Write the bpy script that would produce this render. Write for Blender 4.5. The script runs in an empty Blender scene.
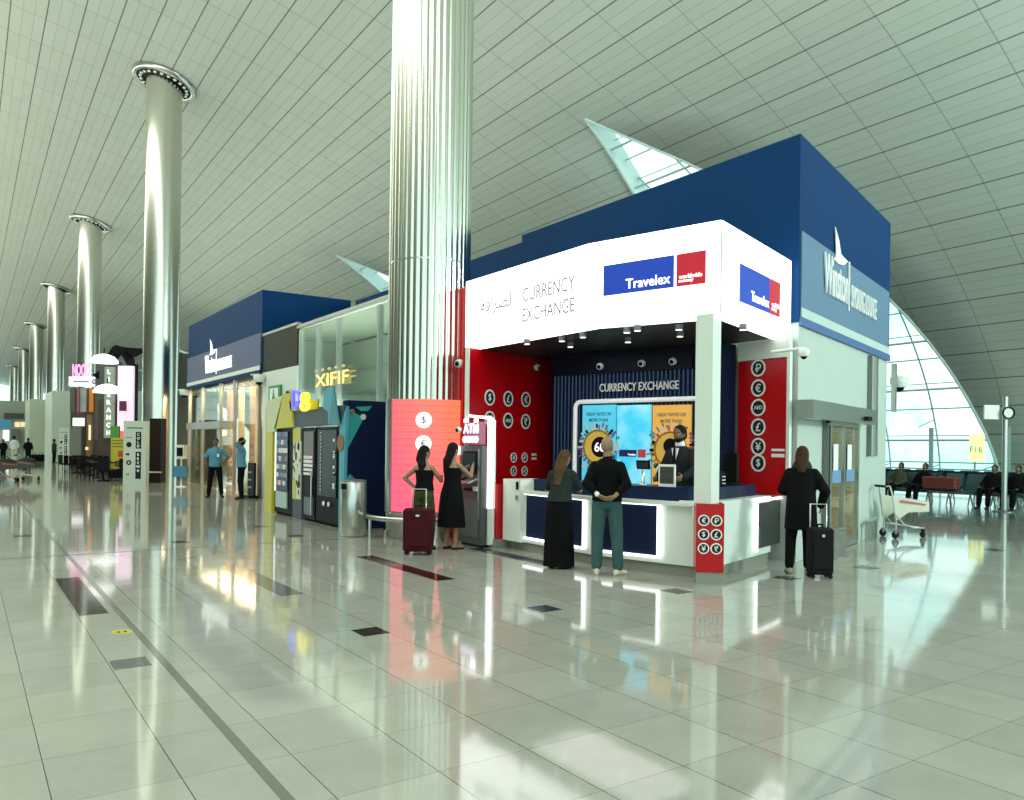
import bpy, bmesh, math, random
from math import sin, cos, pi, radians, atan2, sqrt
from mathutils import Vector, Matrix
random.seed(7)
SC = bpy.context.scene
COL = SC.collection
V = Vector
# ------------------------------------------------------------------ camera (hall coords: x across, y down the hall)
F, TH, SH, RO, H = 795.5, .6039, 46.2, -.0128, 1.6
cd = bpy.data.cameras.new('camera'); cam = bpy.data.objects.new('camera', cd); COL.objects.link(cam)
cd.sensor_fit = 'HORIZONTAL'; cd.sensor_width = 36; cd.lens = F / 1024 * 36; cd.shift_y = SH / 1024; cd.clip_end = 600
fw = V((sin(TH), cos(TH), 0)); rt = V((cos(TH) * cos(RO), -sin(TH) * cos(RO), -sin(RO))); up_ = rt.cross(fw)
M = Matrix.Identity(4)
for i_ in range(3): M[i_][0], M[i_][1], M[i_][2] = rt[i_], up_[i_], -fw[i_]
M[2][3] = H; cam.matrix_world = M
SC.camera = cam
# ------------------------------------------------------------------ world, lights, exposure
SC.view_settings.view_transform = 'Standard'; SC.view_settings.look = 'None'
SC.view_settings.gamma = 1; SC.view_settings.use_curve_mapping = False
SC.view_settings.exposure = 0.0
W = bpy.data.worlds.new('sky'); SC.world = W; W.use_nodes = True
nt = W.node_tree; bg = nt.nodes['Background']
tc = nt.nodes.new('ShaderNodeTexCoord'); nz = nt.nodes.new('ShaderNodeTexNoise'); nz.inputs['Scale'].default_value = 14; nz.inputs['Detail'].default_value = 5
rp = nt.nodes.new('ShaderNodeValToRGB'); rp.color_ramp.elements[0].position = .38; rp.color_ramp.elements[1].position = .56
rp.color_ramp.elements[0].color = (.155, .27, .265, 1); rp.color_ramp.elements[1].color = (.225, .28, .265, 1)
nt.links.new(tc.outputs['Generated'], nz.inputs['Vector']); nt.links.new(nz.outputs['Fac'], rp.inputs['Fac']); nt.links.new(rp.outputs['Color'], bg.inputs['Color'])
bg.inputs['Strength'].default_value = 6.0

def area(name, loc, sx, sy, energy, col, rot=(0, 0, 0), spread=None):
    l = bpy.data.lights.new(name, 'AREA'); l.shape = 'RECTANGLE'; l.size = sx; l.size_y = sy; l.energy = energy; l.color = col
    if spread: l.spread = spread
    o = bpy.data.objects.new(name, l); o.location = loc; o.rotation_euler = rot; COL.objects.link(o); return o
# added fill panels, out of view, that brighten the vault, floor and lounge
area('vault_fill', (-17, 60, 3.0), 22, 190, 30000, (.97, 1, .89), (pi, 0, 0))  # one broad unseen panel standing in for the hall's uplights
area('rooftop_fill', (13.2, 40, 6.6), 4, 62, 1300, (.92, 1, .90), (pi, 0, 0))  # added above the shop roofs to lift the middle of the ceiling
area('gate_fill', (21, 0, 3.0), 3, 12, 900, (.86, 1, .96), (pi, 0, 0))  # added to brighten the ceiling at far right
area('lounge_face_fill', (20, -9, 8.5), 3, 3, 2400, (.82, 1, .97), (radians(62), 0, radians(25)))  # added to brighten the lounge's right face and white wall
area('hall_fill', (-6, 70, 17.2), 10, 170, 13500, (1, 1, .91))  # long unseen overhead panel filling the hall from above

# ------------------------------------------------------------------ pixel -> place helpers (surveying the photo)
def ray(px, py):
    xc = (px - 512) / F; zc = -(py - (400 + SH)) / F
    X = cos(RO) * xc + sin(RO) * zc; Z = -sin(RO) * xc + cos(RO) * zc
    return V((X * cos(TH) + sin(TH), -X * sin(TH) + cos(TH), Z))
O = V((0, 0, H))
def G(px, py, z=0.): d = ray(px, py); return O + d * ((z - H) / d.z)
def onx(px, py, x): d = ray(px, py); return O + d * (x / d.x)
def ony(px, py, y): d = ray(px, py); return O + d * (y / d.y)
def onpl(px, py, P, u):
    n = V((-u[1], u[0], 0)); d = ray(px, py); return O + d * ((n.dot(V((P[0], P[1], 0)))) / n.dot(d))
def zat(P, px, py): d = ray(px, py); return H + d.z * sqrt(P[0]**2 + P[1]**2) / sqrt(d.x**2 + d.y**2)

# ------------------------------------------------------------------ materials
MATS = {}
def mat(name, col, rough=.5, metal=0., emit=0., var=0., scale=8., bump=0., ecol=None, coat=0., spec=None):
    if name in MATS: return MATS[name]
    m = bpy.data.materials.new(name); m.use_nodes = True; t = m.node_tree; b = t.nodes['Principled BSDF']
    c = tuple(col) + (1,)
    b.inputs['Base Color'].default_value = c; b.inputs['Roughness'].default_value = rough; b.inputs['Metallic'].default_value = metal
    b.inputs['Coat Weight'].default_value = coat
    if spec is None: spec = .12 if max(col) < .06 and not metal else .5
    b.inputs['Specular IOR Level'].default_value = spec
    if spec <= .2: b.inputs['IOR'].default_value = 1.2; b.inputs['Specular IOR Level'].default_value = .5
    if emit: b.inputs['Emission Color'].default_value = tuple(ecol or col) + (1,); b.inputs['Emission Strength'].default_value = emit
    if var or bump:
        tc = t.nodes.new('ShaderNodeTexCoord'); n = t.nodes.new('ShaderNodeTexNoise'); n.inputs['Scale'].default_value = scale; n.inputs['Detail'].default_value = 4
        t.links.new(tc.outputs['Object'], n.inputs['Vector'])
        if var:
            mx = t.nodes.new('ShaderNodeMix'); mx.data_type = 'RGBA'
            mx.inputs['A'].default_value = tuple(x * (1 - var) for x in col) + (1,); mx.inputs['B'].default_value = tuple(min(1, x * (1 + var)) for x in col) + (1,)
            t.links.new(n.outputs['Fac'], mx.inputs['Factor']); t.links.new(mx.outputs['Result'], b.inputs['Base Color'])
        if bump:
            bp = t.nodes.new('ShaderNodeBump'); bp.inputs['Strength'].default_value = bump; bp.inputs['Distance'].default_value = .01
            t.links.new(n.outputs['Fac'], bp.inputs['Height']); t.links.new(bp.outputs['Normal'], b.inputs['Normal'])
    MATS[name] = m; return m
def glassm(name, tint, refl=.12, fres=.6):
    if name in MATS: return MATS[name]
    m = bpy.data.materials.new(name); m.use_nodes = True; t = m.node_tree; t.nodes.clear()
    o = t.nodes.new('ShaderNodeOutputMaterial'); tr = t.nodes.new('ShaderNodeBsdfTransparent'); tr.inputs['Color'].default_value = tuple(tint) + (1,)
    gl = t.nodes.new('ShaderNodeBsdfGlossy'); gl.inputs['Roughness'].default_value = .03
    lw = t.nodes.new('ShaderNodeFresnel'); lw.inputs['IOR'].default_value = 1.5
    mp = t.nodes.new('ShaderNodeMath'); mp.operation = 'MULTIPLY_ADD'; mp.inputs[1].default_value = fres; mp.inputs[2].default_value = refl; mp.use_clamp = True
    t.links.new(lw.outputs[0], mp.inputs[0])
    mx = t.nodes.new('ShaderNodeMixShader'); t.links.new(mp.outputs[0], mx.inputs[0]); t.links.new(tr.outputs[0], mx.inputs[1]); t.links.new(gl.outputs[0], mx.inputs[2])
    t.links.new(mx.outputs[0], o.inputs['Surface']); MATS[name] = m; return m

def nodes_math(t, op, a, b=None, c=None):
    n = t.nodes.new('ShaderNodeMath'); n.operation = op
    for i, v in enumerate((a, b, c)):
        if v is None: continue
        if isinstance(v, (int, float)): n.inputs[i].default_value = v
        else: t.links.new(v, n.inputs[i])
    return n.outputs[0]

white = mat('white_lacquer', (.70, .76, .69), .35, var=.03)
cream = mat('wall_paint', (.50, .57, .51), .5, var=.03, scale=2)
signw = mat('lit_white', (1, 1, 1), .4, emit=2.2, ecol=(1, .99, 1))
ledw = mat('led_white', (1, 1, 1), .4, emit=1.9, ecol=(1, .97, .97))
steel = mat('brushed_steel', (.55, .57, .54), .28, 1., var=.1, scale=30)
darksteel = mat('dark_steel', (.2, .21, .2), .4, .9)
chrome = mat('polished_metal', (.68, .68, .60), .19, 1.)
black = mat('black', (.006, .006, .007), .45)
rubber = mat('rubber', (.02, .02, .02), .8)
navy = mat('navy_laminate', (.012, .02, .055), .3)
blue = mat('blue_fascia', (.001, .036, .125), .6, spec=.15, var=.06, scale=1.2)
blueband = mat('mid_blue', (.06, .14, .32), .5)
pale = mat('pale_blue_fascia', (.11, .20, .31), .5, var=.05)
palel = mat('pale_strip', (.5, .6, .56), .5)
slate = mat('slate_fascia', (.07, .095, .19), .5, var=.05)
red = mat('red_gloss', (.46, .002, .005), .22, spec=.3)
redpaint = mat('red_paint', (.5, .004, .008), .25)  # slightly stronger red, used on the pillar
stone = mat('plinth_stone', (.24, .25, .20), .3, var=.1, scale=20)
greyp = mat('grey_plastic', (.13, .14, .14), .45)
lgrey = mat('light_grey_plastic', (.35, .37, .36), .4)
ink = mat('ink_white', (.85, .85, .82), .5)
inkk = mat('ink_black', (.02, .02, .02), .5)
logob = mat('logo_blue', (.004, .03, .30), .5, emit=.4, ecol=(.01, .08, .60))
logor = mat('logo_red', (.4, .006, .02), .5, emit=.4, ecol=(.6, .01, .03))
skin = mat('skin_tan', (.30, .17, .11), .55, var=.06, scale=20)
skind = mat('skin_brown', (.17, .09, .055), .55, var=.06, scale=20)
hairk = mat('hair_black', (.01, .008, .007), .7, spec=.1, var=.4, scale=60, bump=.6)
hairb = mat('hair_brown', (.05, .025, .013), .7, spec=.1, var=.4, scale=60, bump=.6)
hairl = mat('hair_blond', (.28, .17, .06), .5, var=.4, scale=60, bump=.6)

# ------------------------------------------------------------------ mesh builder
_txt = {}
def textmesh(s, bold=0.):
    k = (s, bold)
    if k in _txt: return _txt[k]
    cu = bpy.data.curves.new('t', 'FONT'); cu.body = s; cu.size = 1; cu.extrude = .5; cu.offset = bold; cu.resolution_u = 3
    ob = bpy.data.objects.new('t', cu); COL.objects.link(ob)
    dg = bpy.context.evaluated_depsgraph_get(); me = bpy.data.meshes.new_from_object(ob.evaluated_get(dg))
    vs = [tuple(v.co) for v in me.vertices]; fs = [tuple(p.vertices) for p in me.polygons]
    bpy.data.objects.remove(ob); bpy.data.curves.remove(cu); bpy.data.meshes.remove(me)
    if not vs: vs = [(0, 0, 0), (1, 0, 0), (1, 1, 0)]; fs = [(0, 1, 2)]
    x0, x1 = min(v[0] for v in vs), max(v[0] for v in vs); y0, y1 = min(v[1] for v in vs), max(v[1] for v in vs)
    _txt[k] = (vs, fs, x0, x1, y0, y1); return _txt[k]

class MB:
    def __init__(s): s.v = []; s.f = []; s.m = []; s.mats = []; s.sm = []
    def mi(s, m):
        if m not in s.mats: s.mats.append(m)
        return s.mats.index(m)
    def add(s, vs, fs, m, smooth=False):
        b = len(s.v); k = s.mi(m); s.v += [tuple(v) for v in vs]
        for f in fs: s.f.append(tuple(b + i for i in f)); s.m.append(k); s.sm.append(smooth)
        return s
    def box(s, c, d, m, u=(1, 0), tilt=None):
        u = V((u[0], u[1], 0)).normalized(); w = V((-u.y, u.x, 0)); c = V(c); vs = []
        for dz in (-.5, .5):
            for a, b in ((-.5, -.5), (.5, -.5), (.5, .5), (-.5, .5)):
                vs.append(c + u * a * d[0] + w * b * d[1] + V((0, 0, dz * d[2])))
        return s.add(vs, [(0, 3, 2, 1), (4, 5, 6, 7), (0, 1, 5, 4), (1, 2, 6, 5), (2, 3, 7, 6), (3, 0, 4, 7)], m)
    def frame(s, c, a, b, n, d, m):   # general box: centre, axes a,b,n (unit), sizes d
        a, b, n, c = V(a).normalized(), V(b).normalized(), V(n).normalized(), V(c); vs = []
        for dz in (-.5, .5):
            for p, q in ((-.5, -.5), (.5, -.5), (.5, .5), (-.5, .5)): vs.append(c + a * p * d[0] + b * q * d[1] + n * dz * d[2])
        return s.add(vs, [(0, 3, 2, 1), (4, 5, 6, 7), (0, 1, 5, 4), (1, 2, 6, 5), (2, 3, 7, 6), (3, 0, 4, 7)], m)
    def rbox(s, c, d, m, u=(1, 0), r=.02):  # upright box with rounded vertical corners and chamfered top and bottom
        u = V((u[0], u[1], 0)).normalized(); w = V((-u.y, u.x, 0)); c = V(c)
        def ring(ins, z):
            P = []
            for sx, sy, a0 in ((1, 1, 0), (-1, 1, 90), (-1, -1, 180), (1, -1, 270)):
                for k in range(4):
                    a = radians(a0 + k * 30); P.append(c + u * (sx * (d[0] / 2 - r) + (r - ins) * cos(a)) + w * (sy * (d[1] / 2 - r) + (r - ins) * sin(a)) + V((0, 0, z)))
            return P
        R = [ring(r * .6, -d[2] / 2), ring(0, -d[2] / 2 + r * .6), ring(0, d[2] / 2 - r * .6), ring(r * .6, d[2] / 2)]
        return s.loft(R, m, smooth=False)
    def loft(s, R, m, caps=True, smooth=True, closed=True):
        n = len(R[0]); vs = [p for r in R for p in r]; fs = []
        for i in range(len(R) - 1):
            for j in range(n if closed else n - 1):
                k = (j + 1) % n; fs.append((i * n + j, i * n + k, (i + 1) * n + k, (i + 1) * n + j))
        s.add(vs, fs, m, smooth)
        if caps: s.add(R[0], [tuple(reversed(range(n)))], m); s.add(R[-1], [tuple(range(n))], m)
        return s
    def prism(s, poly, z0, z1, m):
        a = sum(poly[i][0] * poly[(i + 1) % len(poly)][1] - poly[(i + 1) % len(poly)][0] * poly[i][1] for i in range(len(poly)))
        if a < 0: poly = poly[::-1]
        return s.loft([[V((p[0], p[1], z0)) for p in poly], [V((p[0], p[1], z1)) for p in poly]], m, smooth=False)
    def plate(s, pts, n, th, m):      # a polygon in space given thickness along n
        n = V(n).normalized(); pts = [V(p) for p in pts]
        k = len(pts); nn = V((0, 0, 0))
        for i in range(k): nn += pts[i].cross(pts[(i + 1) % k])
        if nn.dot(n) < 0: pts = pts[::-1]
        return s.loft([[p - n * th for p in pts], pts], m, smooth=False)
    def tube(s, pts, r, m, n=10, caps=True):
        pts = [V(p) for p in pts]; R = []; rr = r if isinstance(r, (list, tuple)) else [r] * len(pts); pu = None
        for i, p in enumerate(pts):
            t = (pts[min(i + 1, len(pts) - 1)] - pts[max(i - 1, 0)]).normalized()
            if pu is None: pu = t.orthogonal().normalized()
            else:
                pu = (pu - t * pu.dot(t))
                pu = pu.normalized() if pu.length > 1e-4 else t.orthogonal().normalized()
            w = t.cross(pu); R.append([p + (pu * cos(2 * pi * k / n) + w * sin(2 * pi * k / n)) * rr[i] for k in range(n)])
        return s.loft(R, m, caps)
    def cap(s, a, b, r0, r1, m, n=12):  # capsule
        a, b = V(a), V(b); d = b - a; L = d.length
        if L < 1e-5: return s.ell(a, (r0,) * 3, m)
        t = d / L; pts = []; rr = []
        for k in (90, 60, 30, 0): pts.append(a - t * r0 * sin(radians(k))); rr.append(max(.001, r0 * cos(radians(k))))
        for k in (0, 30, 60, 90): pts.append(b + t * r1 * sin(radians(k))); rr.append(max(.001, r1 * cos(radians(k))))
        if L < 1e-3: pass
        return s.tube(pts, rr, m, n)
    def lathe(s, c, prof, m, n=24, axis=(0, 0, 1)):
        ax = V(axis).normalized(); u = ax.orthogonal().normalized(); w = ax.cross(u); c = V(c)
        return s.loft([[c + ax * z + (u * cos(2 * pi * k / n) + w * sin(2 * pi * k / n)) * max(r, .0005) for k in range(n)] for r, z in prof], m)
    def ell(s, c, r, m, n=14, k=9, rot=None):
        c = V(c); R = []
        for i in range(k):
            a = -pi / 2 + pi * i / (k - 1); R.append([])
            for j in range(n):
                b = 2 * pi * j / n; p = V((r[0] * max(cos(a), .01) * cos(b), r[1] * max(cos(a), .01) * sin(b), r[2] * sin(a)))
                if rot: p = rot @ p
                R[-1].append(c + p)
        return s.loft(R, m)
    def text(s, t, P, u, upv, m, w=None, h=None, th=.01, bold=0., center=False):
        vs, fs, x0, x1, y0, y1 = textmesh(t, bold); u, upv, P = V(u).normalized(), V(upv).normalized(), V(P); n = u.cross(upv)
        if w and h: sx, sy = w / (x1 - x0), h / (y1 - y0)
        elif w: sx = sy = w / (x1 - x0)
        else: sx = sy = h / (y1 - y0)
        ox = (x1 - x0) / 2 if center else 0; oy = (y1 - y0) / 2 if center else 0
        return s.add([P + u * (v[0] - x0 - ox) * sx + upv * (v[1] - y0 - oy) * sy + n * (v[2] + .5) * th for v in vs], fs, m)
    def ring(s, c, n, r0, r1, m, th=.006, k=28):
        c, n = V(c), V(n).normalized(); u = (V((0, 0, 1)) if abs(n.z) < .9 else V((0, 1, 0))).cross(n).normalized(); w = n.cross(u)
        def rr(r, o): return [c + n * o + (u * cos(2 * pi * i / k) + w * sin(2 * pi * i / k)) * r for i in range(k)]
        if r0 <= 0: return s.loft([rr(r1, 0), rr(r1, th)], m, smooth=False)
        return s.loft([rr(r0, 0), rr(r1, 0), rr(r1, th), rr(r0, th), rr(r0, 0)], m, caps=False, smooth=False)
    def build(s, name, parent=None, **k):
        me = bpy.data.meshes.new(name); off = V(parent.location) if parent is not None and parent.get('_w') else V((0, 0, 0))
        if parent is not None and parent.get('_off'): off = V(parent['_off'])
        org = V(k.pop('origin', (0, 0, 0)))
        me.from_pydata([V(v) - off - org for v in s.v], [], s.f)
        for m in s.mats: me.materials.append(m)
        me.polygons.foreach_set('material_index', s.m); me.polygons.foreach_set('use_smooth', s.sm); me.update()
        o = bpy.data.objects.new(name, me); COL.objects.link(o); o.location = org
        if parent is not None: o.parent = parent; o['_off'] = tuple(off)
        for a, b in k.items(): o[a] = b
        return o
def thing(name, label, cat, loc=(0, 0, 0), group=None, rz=0., world=True):
    o = bpy.data.objects.new(name, None); COL.objects.link(o); o.location = loc; o.rotation_euler = (0, 0, rz); o.empty_display_size = .2
    o['label'] = label; o['category'] = cat
    if group: o['group'] = group
    if world: o['_w'] = 1
    return o
def solo(mb, name, label, cat, group=None, origin=(0, 0, 0)):
    k = dict(label=label, category=cat)
    if group: k['group'] = group
    return mb.build(name, None, origin=origin, **k)
def struct(mb, name, **k): return mb.build(name, None, kind='structure', **k)
def dup(o, parent=None):
    c = o.copy(); COL.objects.link(c)
    if parent is not None: c.parent = parent
    for ch in [x for x in bpy.data.objects if x.parent == o]: dup(ch, c)
    return c
def fused(mb, voxel, smooth=4):
    me = bpy.data.meshes.new('f'); me.from_pydata([V(v) for v in mb.v], [], mb.f); o = bpy.data.objects.new('f', me); COL.objects.link(o)
    r = o.modifiers.new('r', 'REMESH'); r.mode = 'VOXEL'; r.voxel_size = voxel
    if smooth: q = o.modifiers.new('s', 'SMOOTH'); q.iterations = smooth; q.factor = .5
    dg = bpy.context.evaluated_depsgraph_get(); e = bpy.data.meshes.new_from_object(o.evaluated_get(dg)); bpy.data.objects.remove(o)
    out = MB(); out.add([tuple(v.co) for v in e.vertices], [tuple(p.vertices) for p in e.polygons], mb.mats[0], True)
    bpy.data.meshes.remove(e); return out

# ------------------------------------------------------------------ floor
def floor_mat():
    m = bpy.data.materials.new('floor_tiles'); m.use_nodes = True; t = m.node_tree; b = t.nodes['Principled BSDF']
    tc = t.nodes.new('ShaderNodeTexCoord'); sp = t.nodes.new('ShaderNodeSeparateXYZ'); t.links.new(tc.outputs['Object'], sp.inputs[0])
    A = nodes_math(t, 'DIVIDE', nodes_math(t, 'SUBTRACT', sp.outputs['X'], .3406), .5324)
    B = nodes_math(t, 'DIVIDE', nodes_math(t, 'SUBTRACT', sp.outputs['Y'], 5.2071), .6018)
    fa, fb = nodes_math(t, 'FRACT', A), nodes_math(t, 'FRACT', B)
    ca, cb = nodes_math(t, 'FLOOR', A), nodes_math(t, 'FLOOR', B)
    def edge(f, w): return nodes_math(t, 'LESS_THAN', nodes_math(t, 'MINIMUM', f, nodes_math(t, 'SUBTRACT', 1., f)), w)
    ga = edge(fa, .0048); gb = edge(fb, .0030)
    cx = t.nodes.new('ShaderNodeCombineXYZ'); t.links.new(ca, cx.inputs[0]); t.links.new(cb, cx.inputs[1])
    wn = t.nodes.new('ShaderNodeTexWhiteNoise'); wn.noise_dimensions = '2D'; t.links.new(cx.outputs[0], wn.inputs['Vector'])
    n1 = t.nodes.new('ShaderNodeTexNoise'); n1.inputs['Scale'].default_value = 90; n1.inputs['Detail'].default_value = 3; t.links.new(tc.outputs['Object'], n1.inputs['Vector'])
    n2 = t.nodes.new('ShaderNodeTexNoise'); n2.inputs['Scale'].default_value = 2.3; n2.inputs['Detail'].default_value = 6; n2.inputs['Roughness'].default_value = .65; t.links.new(tc.outputs['Object'], n2.inputs['Vector'])
    s = nodes_math(t, 'ADD', nodes_math(t, 'MULTIPLY', wn.outputs['Value'], .16), nodes_math(t, 'ADD', nodes_math(t, 'MULTIPLY', n1.outputs['Fac'], .38), nodes_math(t, 'MULTIPLY', n2.outputs['Fac'], .45)))
    r = t.nodes.new('ShaderNodeValToRGB'); r.color_ramp.elements[0].position = .2; r.color_ramp.elements[1].position = .8
    r.color_ramp.elements[0].color = (.27, .275, .235, 1); r.color_ramp.elements[1].color = (.44, .445, .385, 1); t.links.new(s, r.inputs['Fac'])
    m1 = t.nodes.new('ShaderNodeMix'); m1.data_type = 'RGBA'; t.links.new(gb, m1.inputs['Factor']); t.links.new(r.outputs['Color'], m1.inputs['A']); m1.inputs['B'].default_value = (.12, .13, .10, 1)
    m2 = t.nodes.new('ShaderNodeMix'); m2.data_type = 'RGBA'; t.links.new(ga, m2.inputs['Factor']); t.links.new(m1.outputs['Result'], m2.inputs['A']); m2.inputs['B'].default_value = (.035, .04, .03, 1)
    t.links.new(m2.outputs['Result'], b.inputs['Base Color'])
    b.inputs['Roughness'].default_value = .075; b.inputs['IOR'].default_value = 1.62
    n3 = t.nodes.new('ShaderNodeTexNoise'); n3.inputs['Scale'].default_value = 1.6; n3.inputs['Detail'].default_value = 2; t.links.new(tc.outputs['Object'], n3.inputs['Vector'])
    t.links.new(nodes_math(t, 'MULTIPLY_ADD', n3.outputs['Fac'], .06, .035), b.inputs['Roughness'])
    bp = t.nodes.new('ShaderNodeBump'); bp.inputs['Strength'].default_value = .05; bp.inputs['Distance'].default_value = .02; t.links.new(n3.outputs['Fac'], bp.inputs['Height']); t.links.new(bp.outputs['Normal'], b.inputs['Normal'])
    return m
b = MB(); b.prism([(-94, -14), (34, -14), (34, 190), (-94, 190)], -.3, 0, floor_mat()); struct(b, 'floor')
# inlaid stones: small squares and long strips of the floor pattern
idark = mat('inlay_brown', (.035, .028, .022), .08); igrey = mat('inlay_grey', (.11, .125, .12), .1, var=.5, scale=9); ired = mat('inlay_red_brown', (.045, .012, .012), .08)
iblue = mat('inlay_blue_grey', (.04, .06, .08), .1, var=.4, scale=12)
T = 0
def inlay(x, y0, y1, m, w=.245):
    global T; T += 1; b = MB(); b.prism([(x, y0), (x + w, y0), (x + w, y1), (x, y1)], .0, .0015, m); struct(b, 'trim_%d' % T)
for x, m in ((.885, igrey), (2.76, idark), (4.62, iblue), (6.47, idark)): inlay(x, 6.14, 6.41, m)
for x, m in ((.885, idark), (2.75, igrey), (4.62, ired), (6.46, iblue)): inlay(x, 8.21, 10.56, m)
for px, py in ((180, 542), (260, 526.5), (296, 536), (194, 507), (866, 567.6), (787, 578), (995, 550), (22, 536)):
    p = G(px, py); inlay(p.x - .12, p.y - .13, p.y + .14, idark)
b = MB(); b.prism([(1.19, -5), (1.245, -5), (1.245, 120), (1.19, 120)], 0, .0012, mat('strip_grey', (.15, .16, .13), .12)); struct(b, 'trim_%d' % (T + 1))
b = MB(); b.prism([(-20, 12.63), (5.7, 12.63), (5.7, 12.69), (-20, 12.69)], 0, .0012, mat('joint_dark', (.07, .075, .06), .2)); struct(b, 'trim_%d' % (T + 2))
# cool carpet towards the gate
b = MB(); b.prism([(20.5, -14), (33.5, -14), (33.5, 60), (20.5, 60)], 0, .004, mat('gate_floor', (.16, .20, .20), .12, var=.1, scale=5)); struct(b, 'trim_%d' % (T + 3))
dm = MB(); p = G(122, 632); dm.ring((p.x, p.y, 0), (0, 0, 1.), 0, .085, mat('decal_yellow', (.5, .45, .02), .4), .002)
for s_ in (-.025, .025): dm.ell((p.x + s_, p.y, .003), (.012, .035, .0015), inkk)
solo(dm, 'floor_sticker', 'round yellow floor sticker with black footprints, left foreground', 'floor sticker')

# ------------------------------------------------------------------ vault with leaf-shaped glass openings
C0, A0, B0, K0 = -30.0, 62.88, 21.5, .0016
def vz(x, y): return B0 * sqrt(max(0, 1 - ((x - C0) / A0)**2)) * (1 - K0 * (y - 15))
def vpt(th, y): return V((C0 + A0 * cos(th), y, B0 * sin(th) * (1 - K0 * (y - 15))))
def onv(px, py):
    d = ray(px, py); kk = 1.
    for _ in range(6):
        bb = B0 * kk; A = (d.x / A0)**2 + (d.z / bb)**2; B = 2 * (-C0 * d.x / A0**2 + H * d.z / bb**2); Cc = (C0 / A0)**2 + (H / bb)**2 - 1
        t = (-B + sqrt(B * B - 4 * A * Cc)) / (2 * A); kk = 1 - K0 * (d.y * t - 15)
    return O + d * t
def thof(P): return atan2(P.z / (B0 * (1 - K0 * (P.y - 15))), (P.x - C0) / A0)
T1 = onv(585, 119); thT = thof(T1)
edge = [(thT, 0.)] + [(thof(q), q.y - T1.y) for q in (onv(640, 143), onv(700, 168), onv(891, 300), onv(923, 335), onv(951, 372), onv(985, 432), onv(1001, 478))]
edge.append((0., edge[-1][1] - (edge[-1][1] - edge[-2][1]) * .3))
lft = onv(641, 196); LS = (lft.y - T1.y) / 1.0; lth = thof(lft)
def eR(th):
    for (a, p), (c, q) in zip(edge, edge[1:]):
        if c <= th <= a: return p + (q - p) * (a - th) / (a - c + 1e-9)
    return 0.
def eL(th): return -eR(th) * .62
PER = 23.4; TIPS = [T1.y + PER * k for k in range(-2, 6)]
def vault_mat():
    m = bpy.data.materials.new('vault_planks'); m.use_nodes = True; t = m.node_tree; b = t.nodes['Principled BSDF']
    uv = t.nodes.new('ShaderNodeUVMap'); sp = t.nodes.new('ShaderNodeSeparateXYZ'); t.links.new(uv.outputs[0], sp.inputs[0])
    y, s = sp.outputs['X'], sp.outputs['Y']
    def line(v, per, w): return nodes_math(t, 'LESS_THAN', nodes_math(t, 'FRACT', nodes_math(t, 'DIVIDE', v, per)), w / per)
    big = line(s, 1.14, .045); small = line(s, .38, .02); cross = line(nodes_math(t, 'ADD', y, .85), 2.14, .035)
    n = t.nodes.new('ShaderNodeTexNoise'); n.inputs['Scale'].default_value = 1.; n.inputs['Detail'].default_value = 4
    cc = t.nodes.new('ShaderNodeCombineXYZ'); t.links.new(nodes_math(t, 'FLOOR', nodes_math(t, 'DIVIDE', s, .38)), cc.inputs[0]); t.links.new(nodes_math(t, 'FLOOR', nodes_math(t, 'DIVIDE', nodes_math(t, 'ADD', y, .85), 2.14)), cc.inputs[1])
    wn = t.nodes.new('ShaderNodeTexWhiteNoise'); wn.noise_dimensions = '2D'; t.links.new(cc.outputs[0], wn.inputs['Vector'])
    r = t.nodes.new('ShaderNodeValToRGB'); r.color_ramp.elements[0].color = (.46, .51, .44, 1); r.color_ramp.elements[1].color = (.485, .535, .465, 1); t.links.new(wn.outputs['Value'], r.inputs['Fac'])
    c = r.outputs['Color']
    for g, colr, f in ((small, (.28, .31, .26, 1), .8), (cross, (.2, .23, .2, 1), .7), (big, (.10, .115, .09, 1), .9)):
        mx = t.nodes.new('ShaderNodeMix'); mx.data_type = 'RGBA'; t.links.new(nodes_math(t, 'MULTIPLY', g, f), mx.inputs['Factor']); t.links.new(c, mx.inputs['A']); mx.inputs['B'].default_value = colr; c = mx.outputs['Result']
    t.links.new(c, b.inputs['Base Color']); b.inputs['Roughness'].default_value = .6
    return m
def arc_table():
    N = 1800; a = [0.]; p = vpt(0, 15)
    for i in range(1, N + 1):
        q = vpt(3.2 * i / N, 15); a.append(a[-1] + (q - p).length); p = q
    return lambda th: a[min(N, int(th / 3.2 * N))]
arc = arc_table()
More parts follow.
